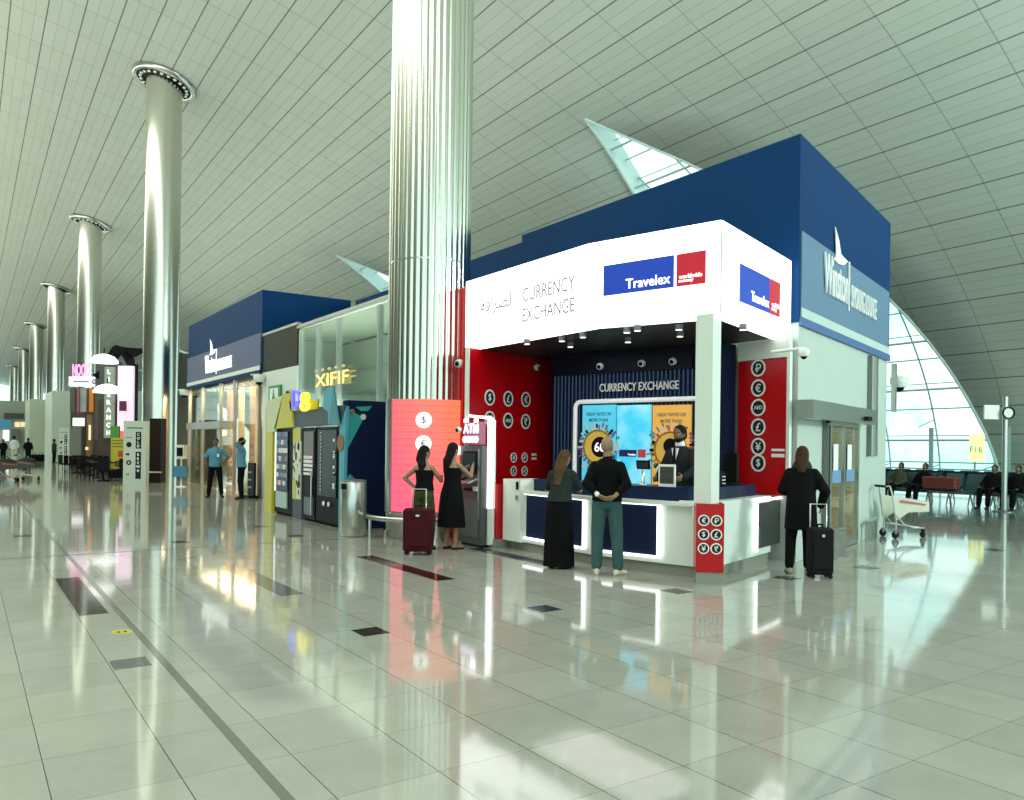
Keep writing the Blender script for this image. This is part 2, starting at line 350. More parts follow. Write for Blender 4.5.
def build_vault():
    vs, fs, uvs = [], [], []
    ths_low = [thT * (1 - cos(pi / 2 * i / 22)) for i in range(23)]; ths_low[-1] = thT
    ths_hi = [thT + (3.1 - thT) * i / 44 for i in range(45)]
    NC = 6
    yb = [-14.] + TIPS + [190.]
    for k in range(len(yb) - 1):
        for ths, low in ((ths_low, True), (ths_hi, False)):
            rows = []
            for th in ths:
                a = yb[k] + (eL(th) if low and k > 0 else 0); c = yb[k + 1] + (eR(th) if low and k < len(yb) - 2 else 0)
                row = []
                for j in range(NC + 1):
                    y = a + (c - a) * j / NC; row.append(len(vs)); vs.append(vpt(th, y)); uvs.append((y, arc(th)))
                rows.append(row)
            for r0, r1 in zip(rows, rows[1:]):
                for j in range(NC): fs.append((r0[j], r0[j + 1], r1[j + 1], r1[j]))
    me = bpy.data.meshes.new('ceiling'); me.from_pydata(vs, [], fs); me.materials.append(vault_mat())
    ul = me.uv_layers.new(name='UVMap')
    for l in me.loops: ul.data[l.index].uv = uvs[l.vertex_index]
    bm = bmesh.new(); bm.from_mesh(me); bmesh.ops.remove_doubles(bm, verts=bm.verts, dist=.003); bm.to_mesh(me); bm.free(); fs = me.polygons
    me.polygons.foreach_set('use_smooth', [True] * len(fs)); me.update()
    o = bpy.data.objects.new('ceiling', me); COL.objects.link(o); o['kind'] = 'structure'
    so = o.modifiers.new('s', 'SOLIDIFY'); so.thickness = .25; so.offset = 1 if sum(p.normal.z for p in me.polygons) > 0 else -1
    # make the slab grow outwards
    return o
build_vault()
def outn(th): return V((cos(th) / A0, 0, sin(th) / B0)).normalized()
revm = mat('reveal_white', (.62, .74, .70), .5); mull = mat('mullion_grey', (.38, .52, .52), .4, .2)
pane = glassm('facade_glass', (.93, 1, .99), .01, .12)
for wi, ty in enumerate(TIPS):
    b = MB(); n = 26; ths = [thT * i / (n - 1) for i in range(n)]
    for fn in (eR, eL):      # the white reveal along both edges of the leaf
        R = []
        for th in ths:
            p = vpt(th, ty + fn(th)); o_ = outn(th); R.append([p, p + o_ * .85])
        b.add([q for r in R for q in r], [(2 * i, 2 * i + 1, 2 * i + 3, 2 * i + 2) for i in range(n - 1)], revm, True)
        b.tube([vpt(th, ty + fn(th)) + outn(th) * .02 for th in ths], .07, revm, 6)
    w = struct(b, 'window_%d' % (wi + 1))
    if wi not in (1, 2, 3, 4): continue
    g = MB(); R = []
    for th in ths:
        R.append([vpt(th, ty + eR(th)) + outn(th) * .8, vpt(th, ty + eL(th)) + outn(th) * .8])
    g.add([q for r in R for q in r], [(2 * i, 2 * i + 1, 2 * i + 3, 2 * i + 2) for i in range(n - 1)], pane, True)
    g.build('window_pane', w)
    q = MB(); s = 0.
    smax = arc(thT); k = 1
    def th_of_s(s):
        lo, hi = 0., thT
        for _ in range(30):
            mid = (lo + hi) / 2
            if arc(mid) < s: lo = mid
            else: hi = mid
        return lo
    while k * 1.06 < smax - .3:
        th = th_of_s(k * 1.06); a, c = ty + eR(th), ty + eL(th); o_ = outn(th) * .62
        if c - a > .3:
            q.tube([vpt(th, a) + o_, vpt(th, c) + o_], .03 if k % 2 else .022, mull, 6)
            if k % 2 == 0: q.tube([vpt(th, a) + outn(th) * .35 + V((0, 0, -.12)), vpt(th, c) + outn(th) * .35 + V((0, 0, -.12))], .045, mull, 6)
        k += 1
    yy = math.floor((ty - 9) / 2.14) * 2.14
    while yy < ty + 6:
        run = [th for th in [thT * i / 60 for i in range(61)] if ty + eR(th) < yy < ty + eL(th)]
        if len(run) > 3: q.tube([vpt(th, yy) + outn(th) * .62 for th in run], .035, mull, 6)
        for i in range(4, len(run) // 2, 7):
            p = vpt(run[i], yy); q.tube([p + outn(run[i]) * .6, p + outn(run[i]) * .3 + V((0, .5, -.2))], .025, mull, 5)
        yy += 2.14
    q.build('window_frame', w)
# gable walls closing the ends of the hall: glazed frames
for nm, yy in (('window_20', -13.9), ('window_21', 189.)):
    b = MB()
    for x in range(-86, 32, 6): b.box((x, yy, vz(x, yy) / 2), (.12, .12, vz(x, yy)), mull)
    for z in (3, 6, 9, 12, 15, 18):
        xr = C0 + A0 * sqrt(1 - min(.99, (z / 22.)**2)); b.box((C0, yy, z), (2 * (xr - C0), .1, .1), mull)
    struct(b, nm)
# low glazed base with posts and rail behind the gate seats
b = MB()
for y in (10.4, 13.1, 15.8, 18.5): b.box((30.2, y, 1.25), (.12, .12, 2.5), mull)
for z in (.12, .55, .95): b.tube([(30.2, 8, z), (30.2, 21, z)], .03, mull, 6)
w = struct(b, 'window_30')
g = MB(); g.box((30.25, 14.5, 1.1), (.02, 13, 1.9), pane); g.build('window_pane', w)
# yellow gate number board seen against the glass
gp = G(940, 497); b = MB(); P = onpl(925, 418, (29.8, 14), (0, 1))
def gx(px, py): return onx(px, py, 29.6)
c = gx(975, 448); yl = mat('gate_board', (.8, .85, .35), .5, emit=.8, ecol=(.85, .95, .45)); a_, c_ = gx(970, 434), gx(984, 462)
b.box((29.6, (a_.y + c_.y) / 2, (a_.z + c_.z) / 2), (.08, abs(a_.y - c_.y), abs(a_.z - c_.z)), yl)
gb = thing('gate_number_board', 'yellow gate number board reading F16 by the glass behind the seats', 'sign', (29.6, c.y, 0))
b.build('board', gb)
b = MB(); b.text('F16', (29.55, (a_.y + c_.y) / 2, c.z - .05), (0, -1, 0), (0, 0, 1), mat('gate_ink', (.35, .5, .2), .5), w=.42, center=True, th=.01); b.build('lettering', gb)
b = MB(); b.box((29.6, c.y, c_.z / 2), (.05, .05, c_.z), mull); b.build('post', gb)

# ------------------------------------------------------------------ columns
def column(y, fluted, h, label):
    x = 6.84 if y > 20 else 6.78; t = thing('metal_column', label, 'column', (x, y, 0), 'row of polished metal columns down the hall')
    def sh(z0, z1, r, am, n, nm):
        b = MB(); R = []
        for z in (z0, z1): R.append([V((x + (r + am * abs(sin(19 * 2 * pi * k / n))) * cos(2 * pi * k / n), y + (r + am * abs(sin(19 * 2 * pi * k / n))) * sin(2 * pi * k / n), z)) for k in range(n)])
        b.loft(R, chrome); b.build(nm, t)
    if fluted:
        sh(0, .12, .77, 0, 64, 'base_ring'); sh(.12, 4.75, .700, .020, 456, 'shaft'); sh(4.75, 4.775, .708, 0, 64, 'seam'); sh(4.775, h, .700, .020, 456, 'upper_shaft')
    else:
        sh(0, h, .71, 0, 64, 'shaft')
    zt = vz(x, y); dzx = (vz(x + .5, y) - vz(x - .5, y)); ax = V((dzx, 0, -1)).normalized(); c = V((x, y, zt - .04)); e1 = V((0, 1, 0)); e2 = ax.cross(e1)
    b = MB(); b.lathe(c, [(.70, .0), (.72, .10), (1.08, .10), (1.14, .02)], black, 40, ax); b.build('ceiling_collar', t)
    b = MB(); b.lathe(c, [(1.08, .02), (1.10, .14), (1.26, .12), (1.30, .0)], steel, 40, ax); b.build('collar_rim', t)
    if y < 62:
        b = MB()
        for k in range(22):
            a = 2 * pi * k / 22; b.ell(c + ax * .13 + (e1 * cos(a) + e2 * sin(a)) * .93, (.075, .075, .05), ink, 8, 5)
        b.build('collar_lights', t)
    return t
LB = ['large fluted shiny column wrapped by the pink currency screen', 'tall shiny column between the dark cafe and the left blue lounge', 'shiny column rising behind the cafe signs', 'shiny column, fourth from the camera', 'shiny column, fifth from the camera', 'farthest visible shiny column of the row', 'small distant shiny column at the far end']
for i, y in enumerate((12.46, 36.1, 59.8, 83.2, 106.8, 130, 153.5)): column(y, i == 0, vz(6.84, y) + .1, LB[i])
colx, coly = 6.78, 12.46

# ------------------------------------------------------------------ main lounge building with blue fascia (behind the kiosk)
CR = V((9.8, 7.05, 0)); r_ = V((.951, .311, 0)).normalized(); rn = V((.311, -.951, 0)).normalized()   # rn points to the camera side
E2 = CR + r_ * 5.55
def rp_(s, off=0.): return CR + r_ * s + rn * off
t = thing('lounge_building', 'smoking lounge building with deep blue top and white door wall at right', 'building', CR)
b = MB(); back1 = E2 + V((0, 9, 0)); 
poly = [(9.8, 7.05), (9.8, 13.9), (E2.x, 13.9), (E2.x, E2.y)]
b.prism([(p[0] + (.02 if p[0] < 10 else -.02), p[1]) for p in poly], 0, 3.43, cream); b.build('wall', t)
b = MB(); b.prism([(9.78, 7.03), (9.78, 13.9), (E2.x, 13.9), (E2.x + .02, E2.y - .02)], 3.43, 6.11, blue); b.build('blue_fascia', t)
b = MB(); b.prism([(10.1, 13.9), (10.1, 23.4), (16, 23.4), (16, 13.9)], 2.9, 6.1, blue); b.build('set_back_fascia', t)
b = MB(); b.plate([rp_(.05, .03) + V((0, 0, 3.62)), rp_(5.5, .03) + V((0, 0, 3.62)), rp_(5.5, .03) + V((0, 0, 4.74)), rp_(.05, .03) + V((0, 0, 4.74))], rn, .02, pale); b.build('pale_panel', t)
b = MB(); b.plate([rp_(.05, .04) + V((0, 0, 3.50)), rp_(5.5, .04) + V((0, 0, 3.50)), rp_(5.5, .04) + V((0, 0, 3.64)), rp_(.05, .04) + V((0, 0, 3.64))], rn, .02, palel)
b.plate([rp_(0, .05) + V((0, 0, 3.38)), rp_(5.57, .05) + V((0, 0, 3.38)), rp_(5.57, .05) + V((0, 0, 3.50)), rp_(0, .05) + V((0, 0, 3.50))], rn, .04, blueband); b.build('fascia_trim', t)
def swoosh(b, P, u, s, m, n):   # the bird-like flame above the logo
    z = V((0, 0, 1)); pts = [(-.20, -.02), (.0, .10), (-.02, .35), (-.10, .78), (.26, .50), (.42, .22), (1.05, .16), (.70, .0), (.24, -.06)]
    b.plate([P + u * a * s + z * c * s for a, c in pts], n, .012, m)
def lounge_logo(par, P, u, n, wid, m):
    b = MB(); z = V((0, 0, 1)); P = V(P) + n * .01
    b.text('Winston', P, u, z, m, w=wid * .40, h=wid * .19, th=.02, bold=.008)
    b.frame(P + u * wid * .435 + z * wid * .1, u, z, n, (wid * .014, wid * .25, .02), m)
    b.text('SMOKING LOUNGE', P + u * wid * .47, u, z, m, w=wid * .53, h=wid * .115, th=.02, bold=.0)
    swoosh(b, P + u * wid * .20 + z * wid * .19, u, wid * .20, m, n)
    b.build('lounge_lettering', par)
pL = onpl(823, 300, CR + rn * .04, r_); pR = onpl(875, 324, CR + rn * .04, r_)
lounge_logo(t, V((pL.x, pL.y, 4.02)), r_, rn, (pR - pL).xy.length, ink)
b = MB()      # vertical steel bars
for px, y0, y1 in ((869.5, 357, 456), (875.5, 357, 456)):
    p = onpl(px, 400, CR + rn * .03, r_); b.box((p.x, p.y, 2.42), (.10, .07, 1.85), steel if px > 872 else darksteel, u=r_[:2])
b.build('vertical_rail', t)
# automatic door
t = thing('sliding_door', 'glass sliding door with steel header on the white lounge wall', 'door', rp_(2.2, .03))
b = MB(); ha, hb = [(onpl(q_, 411, CR + rn * .27, r_) - CR).dot(r_) for q_ in (814, 877)]; b.frame(rp_((ha + hb) / 2, .14) + V((0, 0, 2.18)), r_, V((0, 0, 1)), rn, (hb - ha, .26, .25), steel); b.build('header', t)
b = MB(); b.frame(rp_(2.85, .30) + V((0, 0, 2.14)), r_, V((0, 0, 1)), rn, (.28, .07, .05), black); b.frame(rp_(1.2, .1) + V((0, 0, 2.05)), r_, V((0, 0, 1)), rn, (.08, .06, .05), black); b.build('sensor', t)
b = MB()
for s, w in ((1.26, .05), (1.42, .09), (2.20, .10), (3.08, .09)): b.frame(rp_(s, .05) + V((0, 0, 1.03)), r_, V((0, 0, 1)), rn, (w, 2.05, .08), darksteel if s < 1.3 else steel)
for z in (.05, 2.03): b.frame(rp_(2.2, .05) + V((0, 0, z)), r_, V((0, 0, 1)), rn, (1.8, .08, .07), steel)
b.build('frame', t)
wood = mat('warm_wood', (.42, .22, .09), .45, var=.15, scale=3)
b = MB(); b.frame(rp_(2.25, .012) + V((0, 0, 1.03)), r_, V((0, 0, 1)), rn, (1.7, 1.95, .02), mat('door_dim', (.42, .34, .22), .5, var=.4, scale=1.5))
for s, z, w, h_ in ((1.85, .75, .5, .9), (2.6, .6, .5, .9), (1.8, 1.65, .45, .45), (2.65, 1.65, .45, .4)): b.frame(rp_(s, .026) + V((0, 0, z)), r_, V((0, 0, 1)), rn, (w, h_, .008), wood)
b.build('seen_interior', t)
for s in (1.8, 2.62):
    b = MB(); b.frame(rp_(s, .055) + V((0, 0, 1.03)), r_, V((0, 0, 1)), rn, (.72, 1.9, .012), glassm('door_glass', (.92, .95, .9), .04, .4)); b.build('glass_leaf', t)
    b = MB(); b.frame(rp_(s - .05, .07) + V((0, 0, 1.45)), r_, V((0, 0, 1)), rn, (.26, .5, .004), ink); b.frame(rp_(s + .0, .072) + V((0, 0, 1.18)), r_, V((0, 0, 1)), rn, (.5, .2, .004), mat('sticker_blue', (.15, .3, .5), .5)); b.build('door_notice', t)

# ------------------------------------------------------------------ currency kiosk
K = V((6.8, 8.13, 0)); CN = V((7.33, 6.33, 0)); W0 = V((6.8, 11.25, 0)); ER = V((9.73, 7.12, 0))
av = (CN - K).normalized(); an = V((av.y, -av.x, 0)); an = an if an.x < 0 else -an     # outward (towards the customers)
rv = (ER - CN).normalized(); rvn = V((rv.y, -rv.x, 0)); rvn = rvn if rvn.y < 0 else -rvn
Ln = V((-1, 0, 0)); Z = V((0, 0, 1))
t = thing('canopy_sign', 'long glowing white currency exchange sign canopy over the kiosk', 'sign', K + Z * 3.2)
def inset(P, d): return P
ring_o = [W0, K, CN, ER]; ring_i = [W0 + V((.25, 0, 0)), K + V((.25, .04, 0)), CN + V((.33, .33, 0)), ER + V((-.08, .26, 0))]
b = MB(); b.prism([p[:2] for p in ring_o + ring_i[::-1]], 3.2, 4.3, signw); b.build('light_box', t)
gl = mat('joint_line', (.35, .36, .36), .5)
b = MB(); b.box((CN.x, CN.y, 3.75), (.012, .012, 1.1), gl); b.build('corner_joint', t)
grey_t = mat('sign_grey', (.30, .30, .32), .5)
b = MB(); p0, p1 = onx(522, 300, 6.78), onx(574, 290, 6.78)
hW = abs(p1.y - p0.y); zc = lambda px, py: onx(px, py, 6.78).z
b.text('CURRENCY', (6.795, p0.y, zc(522, 302)), (0, -1, 0), Z, grey_t, w=hW, h=.20, th=.008)
b.text('EXCHANGE', (6.795, p0.y, zc(522, 302) - .30), (0, -1, 0), Z, grey_t, w=hW, h=.20, th=.008)
b.build('english_lettering', t); b = MB(); q0, q1 = onx(480, 312, 6.78), onx(513, 308, 6.78)
b.text('\ufe94\ufed3\ufe8d\ufeae\ufebc\ufedf\ufe8d', (6.795, q0.y, zc(480, 317)), (0, -1, 0), Z, grey_t, w=abs(q1.y - q0.y), h=.29, th=.008); b.build('arabic_lettering', t)
def travel_logo(P, u, n, wb, wr, h, par):
    b = MB(); b.frame(P + u * wb / 2 + Z * h / 2 + n * .012, u, Z, n, (wb, h, .02), logob)
    b.text('Travelex', P + u * wb * .34 + Z * h * .13 + n * .024, u, Z, ledw, w=wb * .62, th=.006, bold=.006)
    g = .04 * wb
    b.frame(P + u * (wb + g + wr / 2) + Z * h * .5 + n * .012, u, Z, n, (wr, h, .02), logor)
    b.text('worldwide', P + u * (wb + g + wr * .1) + Z * h * .22 + n * .024, u, Z, ledw, w=wr * .8, h=h * .13, th=.004, bold=.01)
    b.text('money', P + u * (wb + g + wr * .1) + Z * h * .08 + n * .024, u, Z, ledw, w=wr * .5, h=h * .1, th=.004, bold=.01)
    b.build('logo_panel', par)
A1, A2, A3 = onpl(604, 297, K, av), onpl(674, 290, K, av), onpl(706, 284, K, av)
hh = onpl(604, 267, K, av).z - A1.z
travel_logo(V((A1.x, A1.y, A1.z + .01)), av, an, (A2 - A1).xy.length, (A3 - A2).xy.length * .9, hh, t)
B1, B2, B3 = onpl(739, 299, CN, rv), onpl(768, 306, CN, rv), onpl(778.5, 308, CN, rv)
travel_logo(V((B1.x, B1.y, B1.z - .03)), rv, rvn, (B2 - B1).xy.length, (B3 - B2).xy.length * .9, onpl(739, 261, CN, rv).z - B1.z, t)
# soffit and roof
b = MB(); b.prism([(7.05, 11.25), (7.05, 8.17), (7.66, 6.66), (9.65, 7.38), (9.75, 11.9), (7.4, 11.9)], 3.21, 3.26, mat('soffit_dark', (.03, .03, .03), .35)); b.build('soffit', t)
b = MB(); b.prism([(7.05, 11.25), (7.05, 8.17), (7.66, 6.66), (9.65, 7.38), (9.75, 11.25)], 4.2, 4.25, cream); b.build('roof_panel', t)
# spotlights on the soffit
for i, (px, py) in enumerate(((562, 337), (583, 333), (570.5, 343), (627, 328), (628, 338), (637.5, 326), (679, 325), (680, 332), (743, 325), (527, 340))):
    p = G(px, py, 3.19); tt = thing('spotlight', 'small round white spotlight under the dark kiosk soffit', 'spotlight', (p.x, p.y, 3.20), 'spotlights under the kiosk soffit')
    b = MB(); b.lathe((p.x, p.y, 3.13), [(.045, 0), (.048, .005), (.048, .072)], greyp, 16); b.build('housing', tt)
    b = MB(); b.lathe((p.x, p.y, 3.123), [(.042, 0), (.042, .006)], ledw, 16); b.build('lens', tt)
area('kiosk_downlight', (8.0, 8.9, 3.12), 1.2, 2.6, 14, (1, .97, .95))
# red side wall (left), dark red gloss
rw0 = V((6.75, 11.08, 0)); ru = r_; rwn = rn
def onred(px, py, off=.0): return onpl(px, py, rw0 + rwn * off, ru)
sEnd = (onred(553, 400) - rw0).dot(ru)
t = thing('red_side_wall', 'dark red glossy kiosk wall covered in currency symbols beside the cash machine', 'wall panel', rw0)
b = MB(); b.frame(rw0 + ru * sEnd / 2 + Z * 1.66 - rwn * .05, ru, Z, rwn, (sEnd, 3.08, .1), red); b.build('panel', t)
b = MB(); b.frame(rw0 - ru * .01 + Z * 2.2, ru, Z, rwn, (.02, 2.0, .08), white); b.build('white_edge', t)
def icon(par, P, u, n, r, ch, m1=ink, m0=inkk):
    b = MB(); b.ring(P, n, 0, r, m0, .006); b.ring(P, n, r * .80, r, m1, .012)
    b.text(ch, V(P) + V(n) * .008, u, Z, m1, **(dict(w=r * 1.15) if len(ch) > 1 else dict(h=r * .98)), th=.004, bold=.006, center=True); b.build('currency_symbol', par)
scale = lambda P: sqrt(P.x**2 + P.y**2)
for px, py, ch in ((489.5, 397.5, '$'), (508, 398.7, '£'), (525.6, 399.5, '€'), (489.5, 419, '¥'), (507.8, 420.5, 'AED'), (525.4, 421.5, '₹')):
    icon(t, onred(px, py), ru, rwn, .135, ch)
for px, py, ch in ((513.4, 457.5, '¥'), (524.4, 457.5, '₽'), (513.3, 471, '£'), (524.3, 471, '€')): icon(t, onred(px, py), ru, rwn, .088, ch)
b = MB()
for dz in (0, 1): p = onred(534, 454.5 + dz * 4); b.frame(p, ru, Z, rwn, (.15, .045, .01), ink)
b.build('small_notice', t)
b = MB(); b.prism([p[:2] for p in (V((6.86, 10.36, 0)), V((7.2, 10.36, 0)), rw0 + ru * .6, rw0)], 0, .14, stone); b.prism([(6.88, 10.36), (7.15, 10.36), (7.25, 11.05), (6.9, 11.0)], .14, 1.0, red); b.build('low_return', t)
# red pillar between column and canopy
b = MB(); b.box((7.13, 11.58, 2.15), (.30, .4, 4.3), redpaint); solo(b, 'red_pillar', 'red painted pillar wedged between shiny column and glowing canopy', 'pillar')
# ribbed navy back wall
bwr = rw0 + ru * sEnd; bw0 = bwr * .94
def onbw(px, py, off=0.): return onpl(px, py, bw0 + an * off, av)
bl = (onbw(717, 400) - bw0).dot(av) - .4
t = thing('ribbed_back_wall', 'dark navy ribbed wall behind the exchange counter', 'wall panel', bw0)
b = MB(); b.frame(bw0 + av * bl / 2 + Z * 1.6 - an * .06, av, Z, an, (bl, 3.2, .1), navy)
b.frame(bw0 + av * bl / 2 + Z * 3.02 + an * .02, av, Z, an, (bl, .36, .08), mat('navy_band', (.006, .008, .02), .4)); b.build('panel', t)
MB().prism([tuple(q[:2]) for q in (bw0 - an * .11, bw0 - an * .05 + V((.05, 0, 0)), bwr + V((.06, .05, 0)), bwr + V((-.02, .05, 0)))], 0, 3.2, navy).build('return_panel', t)
ribm = mat('navy_ribs', (.02, .045, .11), .22, .4); b = MB(); k = 0
while k * .075 < bl - .04:
    c = bw0 + av * (.04 + k * .075); b.tube([c + Z * .1, c + Z * 2.84], .024, ribm, 8); k += 1
b.build('ribs', t)
b = MB(); p0, p1 = onbw(600, 392, .05), onbw(679, 389, .05); b.text('CURRENCY EXCHANGE', V((p0.x, p0.y, p0.z)), av, Z, ink, w=(p1 - p0).xy.length, h=.135, th=.02, bold=.006); b.build('wall_lettering', t)
b = MB(); f0, f1 = onbw(575.5, 402, .08), onbw(703, 396, .08); fw_ = (f1 - f0).xy.length; ft = f0.z
path = [V((f0.x, f0.y, .9)), V((f0.x, f0.y, ft - .1))] + [V((f0.x, f0.y, 0)) + av * (.1 - .1 * cos(a)) + Z * (ft - .1 + .1 * sin(a)) for a in (pi / 6, pi / 3, pi / 2)] + [V((f0.x, f0.y, ft)) + av * fw_]
b.tube(path, .038, mat('frame_white', (.95, .95, .92), .4, emit=.25), 8); b.build('rounded_frame', t)  # faint glow added to make the white frame brighter
# illuminated posters
def poster_mat(name, c0, c1):
    m = mat(name, c0, .4); tn = m.node_tree; bs = tn.nodes['Principled BSDF']; tcn = tn.nodes.new('ShaderNodeTexCoord'); sp = tn.nodes.new('ShaderNodeSeparateXYZ'); n = tn.nodes.new('ShaderNodeTexNoise'); n.inputs['Scale'].default_value = 2.5; n.inputs['Detail'].default_value = 5
    tn.links.new(tcn.outputs['Object'], n.inputs['Vector']); r = tn.nodes.new('ShaderNodeValToRGB'); r.color_ramp.elements[0].position = .42; r.color_ramp.elements[1].position = .66
    r.color_ramp.elements[0].color = tuple(c0) + (1,); r.color_ramp.elements[1].color = tuple(c1) + (1,); tn.links.new(n.outputs['Fac'], r.inputs['Fac'])
    tn.links.new(r.outputs['Color'], bs.inputs['Base Color']); tn.links.new(r.outputs['Color'], bs.inputs['Emission Color']); bs.inputs['Emission Strength'].default_value = .62; return m
cy1 = poster_mat('poster_cyan', (.08, .52, .72), (.10, .56, .74)); cy2 = poster_mat('poster_sky', (.06, .58, .85), (.30, .75, .88)); og = poster_mat('poster_orange', (.72, .36, .06), (.72, .38, .08))
gold = mat('poster_gold', (.7, .42, .08), .4, emit=.35, var=.2, scale=6); coin = mat('poster_black', (.01, .01, .01), .4); lit = mat('poster_white', (1, 1, 1), .5, emit=.8)
dk = mat('poster_ink', (.05, .2, .25), .5)
def poster(xa, xb, m, label, kind):
    P0, P1 = onbw(xa, 404, .10), onbw(xb, 402, .10); w = (P1 - P0).xy.length; zt = onbw(xa, 405.5, .10).z; zb = .95
    tt = thing('poster_screen', label, 'poster', (P0.x, P0.y, zb))
    b = MB(); c = V((P0.x, P0.y, 0)) + av * w / 2; b.frame(c + Z * (zt + zb) / 2, av, Z, an, (w - .015, zt - zb, .04), m); b.build('panel', tt)
    if kind:
        b = MB(); c0 = c + Z * (zt - .70) + an * .022
        random.seed(3 + kind)
        for i in range(46):
            a = 2 * pi * i / 46 + random.uniform(-.05, .05); l = random.uniform(.30, .42); q = c0 + (av * cos(a) + Z * sin(a)) * l
            b.frame(q, av * cos(a) + Z * sin(a), -av * sin(a) + Z * cos(a), an, (random.uniform(.05, .14), random.uniform(.02, .05), .012), random.choice([ink, mat('pc1', (.5, .1, .2), .5), mat('pc2', (.1, .4, .5), .5), mat('pc3', (.3, .25, .3), .5), coin]))
        b.ring(c0, an, 0, .29, gold, .02); b.ring(c0 + an * .02, an, .26, .29, mat('gold_dark', (.4, .22, .03), .4), .005)
        b.ring(c0 + an * .02 + (av * .05 if kind == 1 else Z * .06), an, 0, .17 if kind == 1 else .12, coin, .006)
        if kind == 1: b.text('60', c0 + an * .027 + av * .05, av, Z, lit, h=.16, th=.006, bold=.012, center=True)
        b.build('globe_picture', tt)
        b = MB(); 
        b.text('GREAT RATES ON', c + Z * (zt - .15) + an * .022, av, Z, dk, w=w * .74, h=.055, th=.004, bold=.01, center=True); b.build('poster_lettering', tt); b = MB(); b.text('MORE THAN', c + Z * (zt - .25) + an * .022, av, Z, dk, w=w * .55, h=.055, th=.004, bold=.01, center=True); b.build('poster_lettering', tt)
    else:
        b = MB(); c0 = c + Z * (zt - .78) + an * .022
        b.frame(c0 - av * .1, av, Z, an, (.32, .11, .008), mat('pn', (.02, .03, .15), .5)); b.text('Travelex', c0 + an * .006 - av * .02 - Z * .02, av, Z, lit, w=.15, th=.004, bold=.02, center=True); b.frame(c0 + av * .16, av, Z, an, (.14, .13, .008), mat('pr', (.6, .05, .08), .5, emit=.3)); b.build('poster_logo', tt)
    return tt
poster(583, 616.5, cy1, 'cyan poster showing a gold globe with number 60', 1); poster(617.5, 652, cy2, 'plain sky-blue poster with a small logo between two globe posters', 0); poster(653, 692, og, 'orange poster with gold globe behind the clerk', 2)
# counter with customer ledge
cA, cB = V((7.0, 10.3, 0)), V((6.98, 8.2, 0)); cC = V((7.37, 6.82, 0)); 
t = thing('exchange_counter', 'white and navy exchange counter with glowing panel frames facing the customers', 'counter', cB)
b = MB()
def seg(pts, off, z0, z1, m, b, dep=.45):
    ins = [V((p[0] + dep, p[1] + .02, 0)) for p in pts]
    b.prism([tuple((V((p[0], p[1], 0)) + V((off, 0, 0)))[:2]) for p in pts] + [tuple(q[:2]) for q in ins[::-1]], z0, z1, m)
line = [cA, cB, cC]
seg(line, .10, 0, .14, stone, b); b.build('plinth', t)
b = MB(); seg(line, .06, .14, .90, white, b); b.build('counter_body', t)
b = MB(); seg([cA, cB, cC], -.02, .885, .925, white, b, .3); b.build('ledge', t)
b = MB(); seg([V((7.22, 9.9, 0)), V((7.2, 8.24, 0)), V((7.55, 7.0, 0))], 0, .925, 1.10, navy, b, .5); b.build('raised_desk', t)
b = MB(); b.prism([(6.97, 10.33), (6.97, 9.86), (7.5, 9.86), (7.5, 10.33)], .14, 1.09, white); b.build('end_cabinet', t)
MB().box((6.955, 9.93, 1.0), (.03, .03, .12), black).build('cabinet_handle', t); MB().box((6.955, 9.93, .82), (.03, .05, .07), steel).build('cabinet_lock', t)
def cpan(P0, P1, z0, z1, n, par, left=False):   # navy recessed front with light frame
    P0, P1 = V(P0), V(P1); u = (P1 - P0).normalized(); w = (P1 - P0).length; c = (P0 + P1) / 2
    b = MB(); b.frame(c + Z * (z0 + z1) / 2 + n * .01, u, Z, n, (w, z1 - z0, .03), navy); b.build('front_panel', par)
    b = MB(); e = .022
    b.frame(c + Z * (z0 - .012) + n * .035, u, Z, n, (w + .05, .03, .05), ledw); b.frame(c + Z * (z1 + .008) + n * .035, u, Z, n, (w + .05, .018, .05), ledw)
    b.frame(P1 + u * e + Z * (z0 + z1) / 2 + n * .035, u, Z, n, (.03, z1 - z0 + .04, .05), ledw)
    if left: b.frame(P0 - u * e + Z * (z0 + z1) / 2 + n * .035, u, Z, n, (.03, z1 - z0 + .04, .05), ledw)
    b.build('light_strip', par, label='glowing white light strip around the navy panel')
lb = (cC - cB).normalized(); nb = V((lb.y, -lb.x, 0)); nb = nb if nb.x < 0 else -nb
off = V((.055, 0, 0))
cpan(V((7.05, 9.78, 0)), V((7.045, 8.42, 0)), .23, .87, V((-1, 0, 0)), t)
pB = cB + V((.05, 0, 0)); cpan(pB + lb * .05, pB + lb * .97, .23, .87, nb, t)
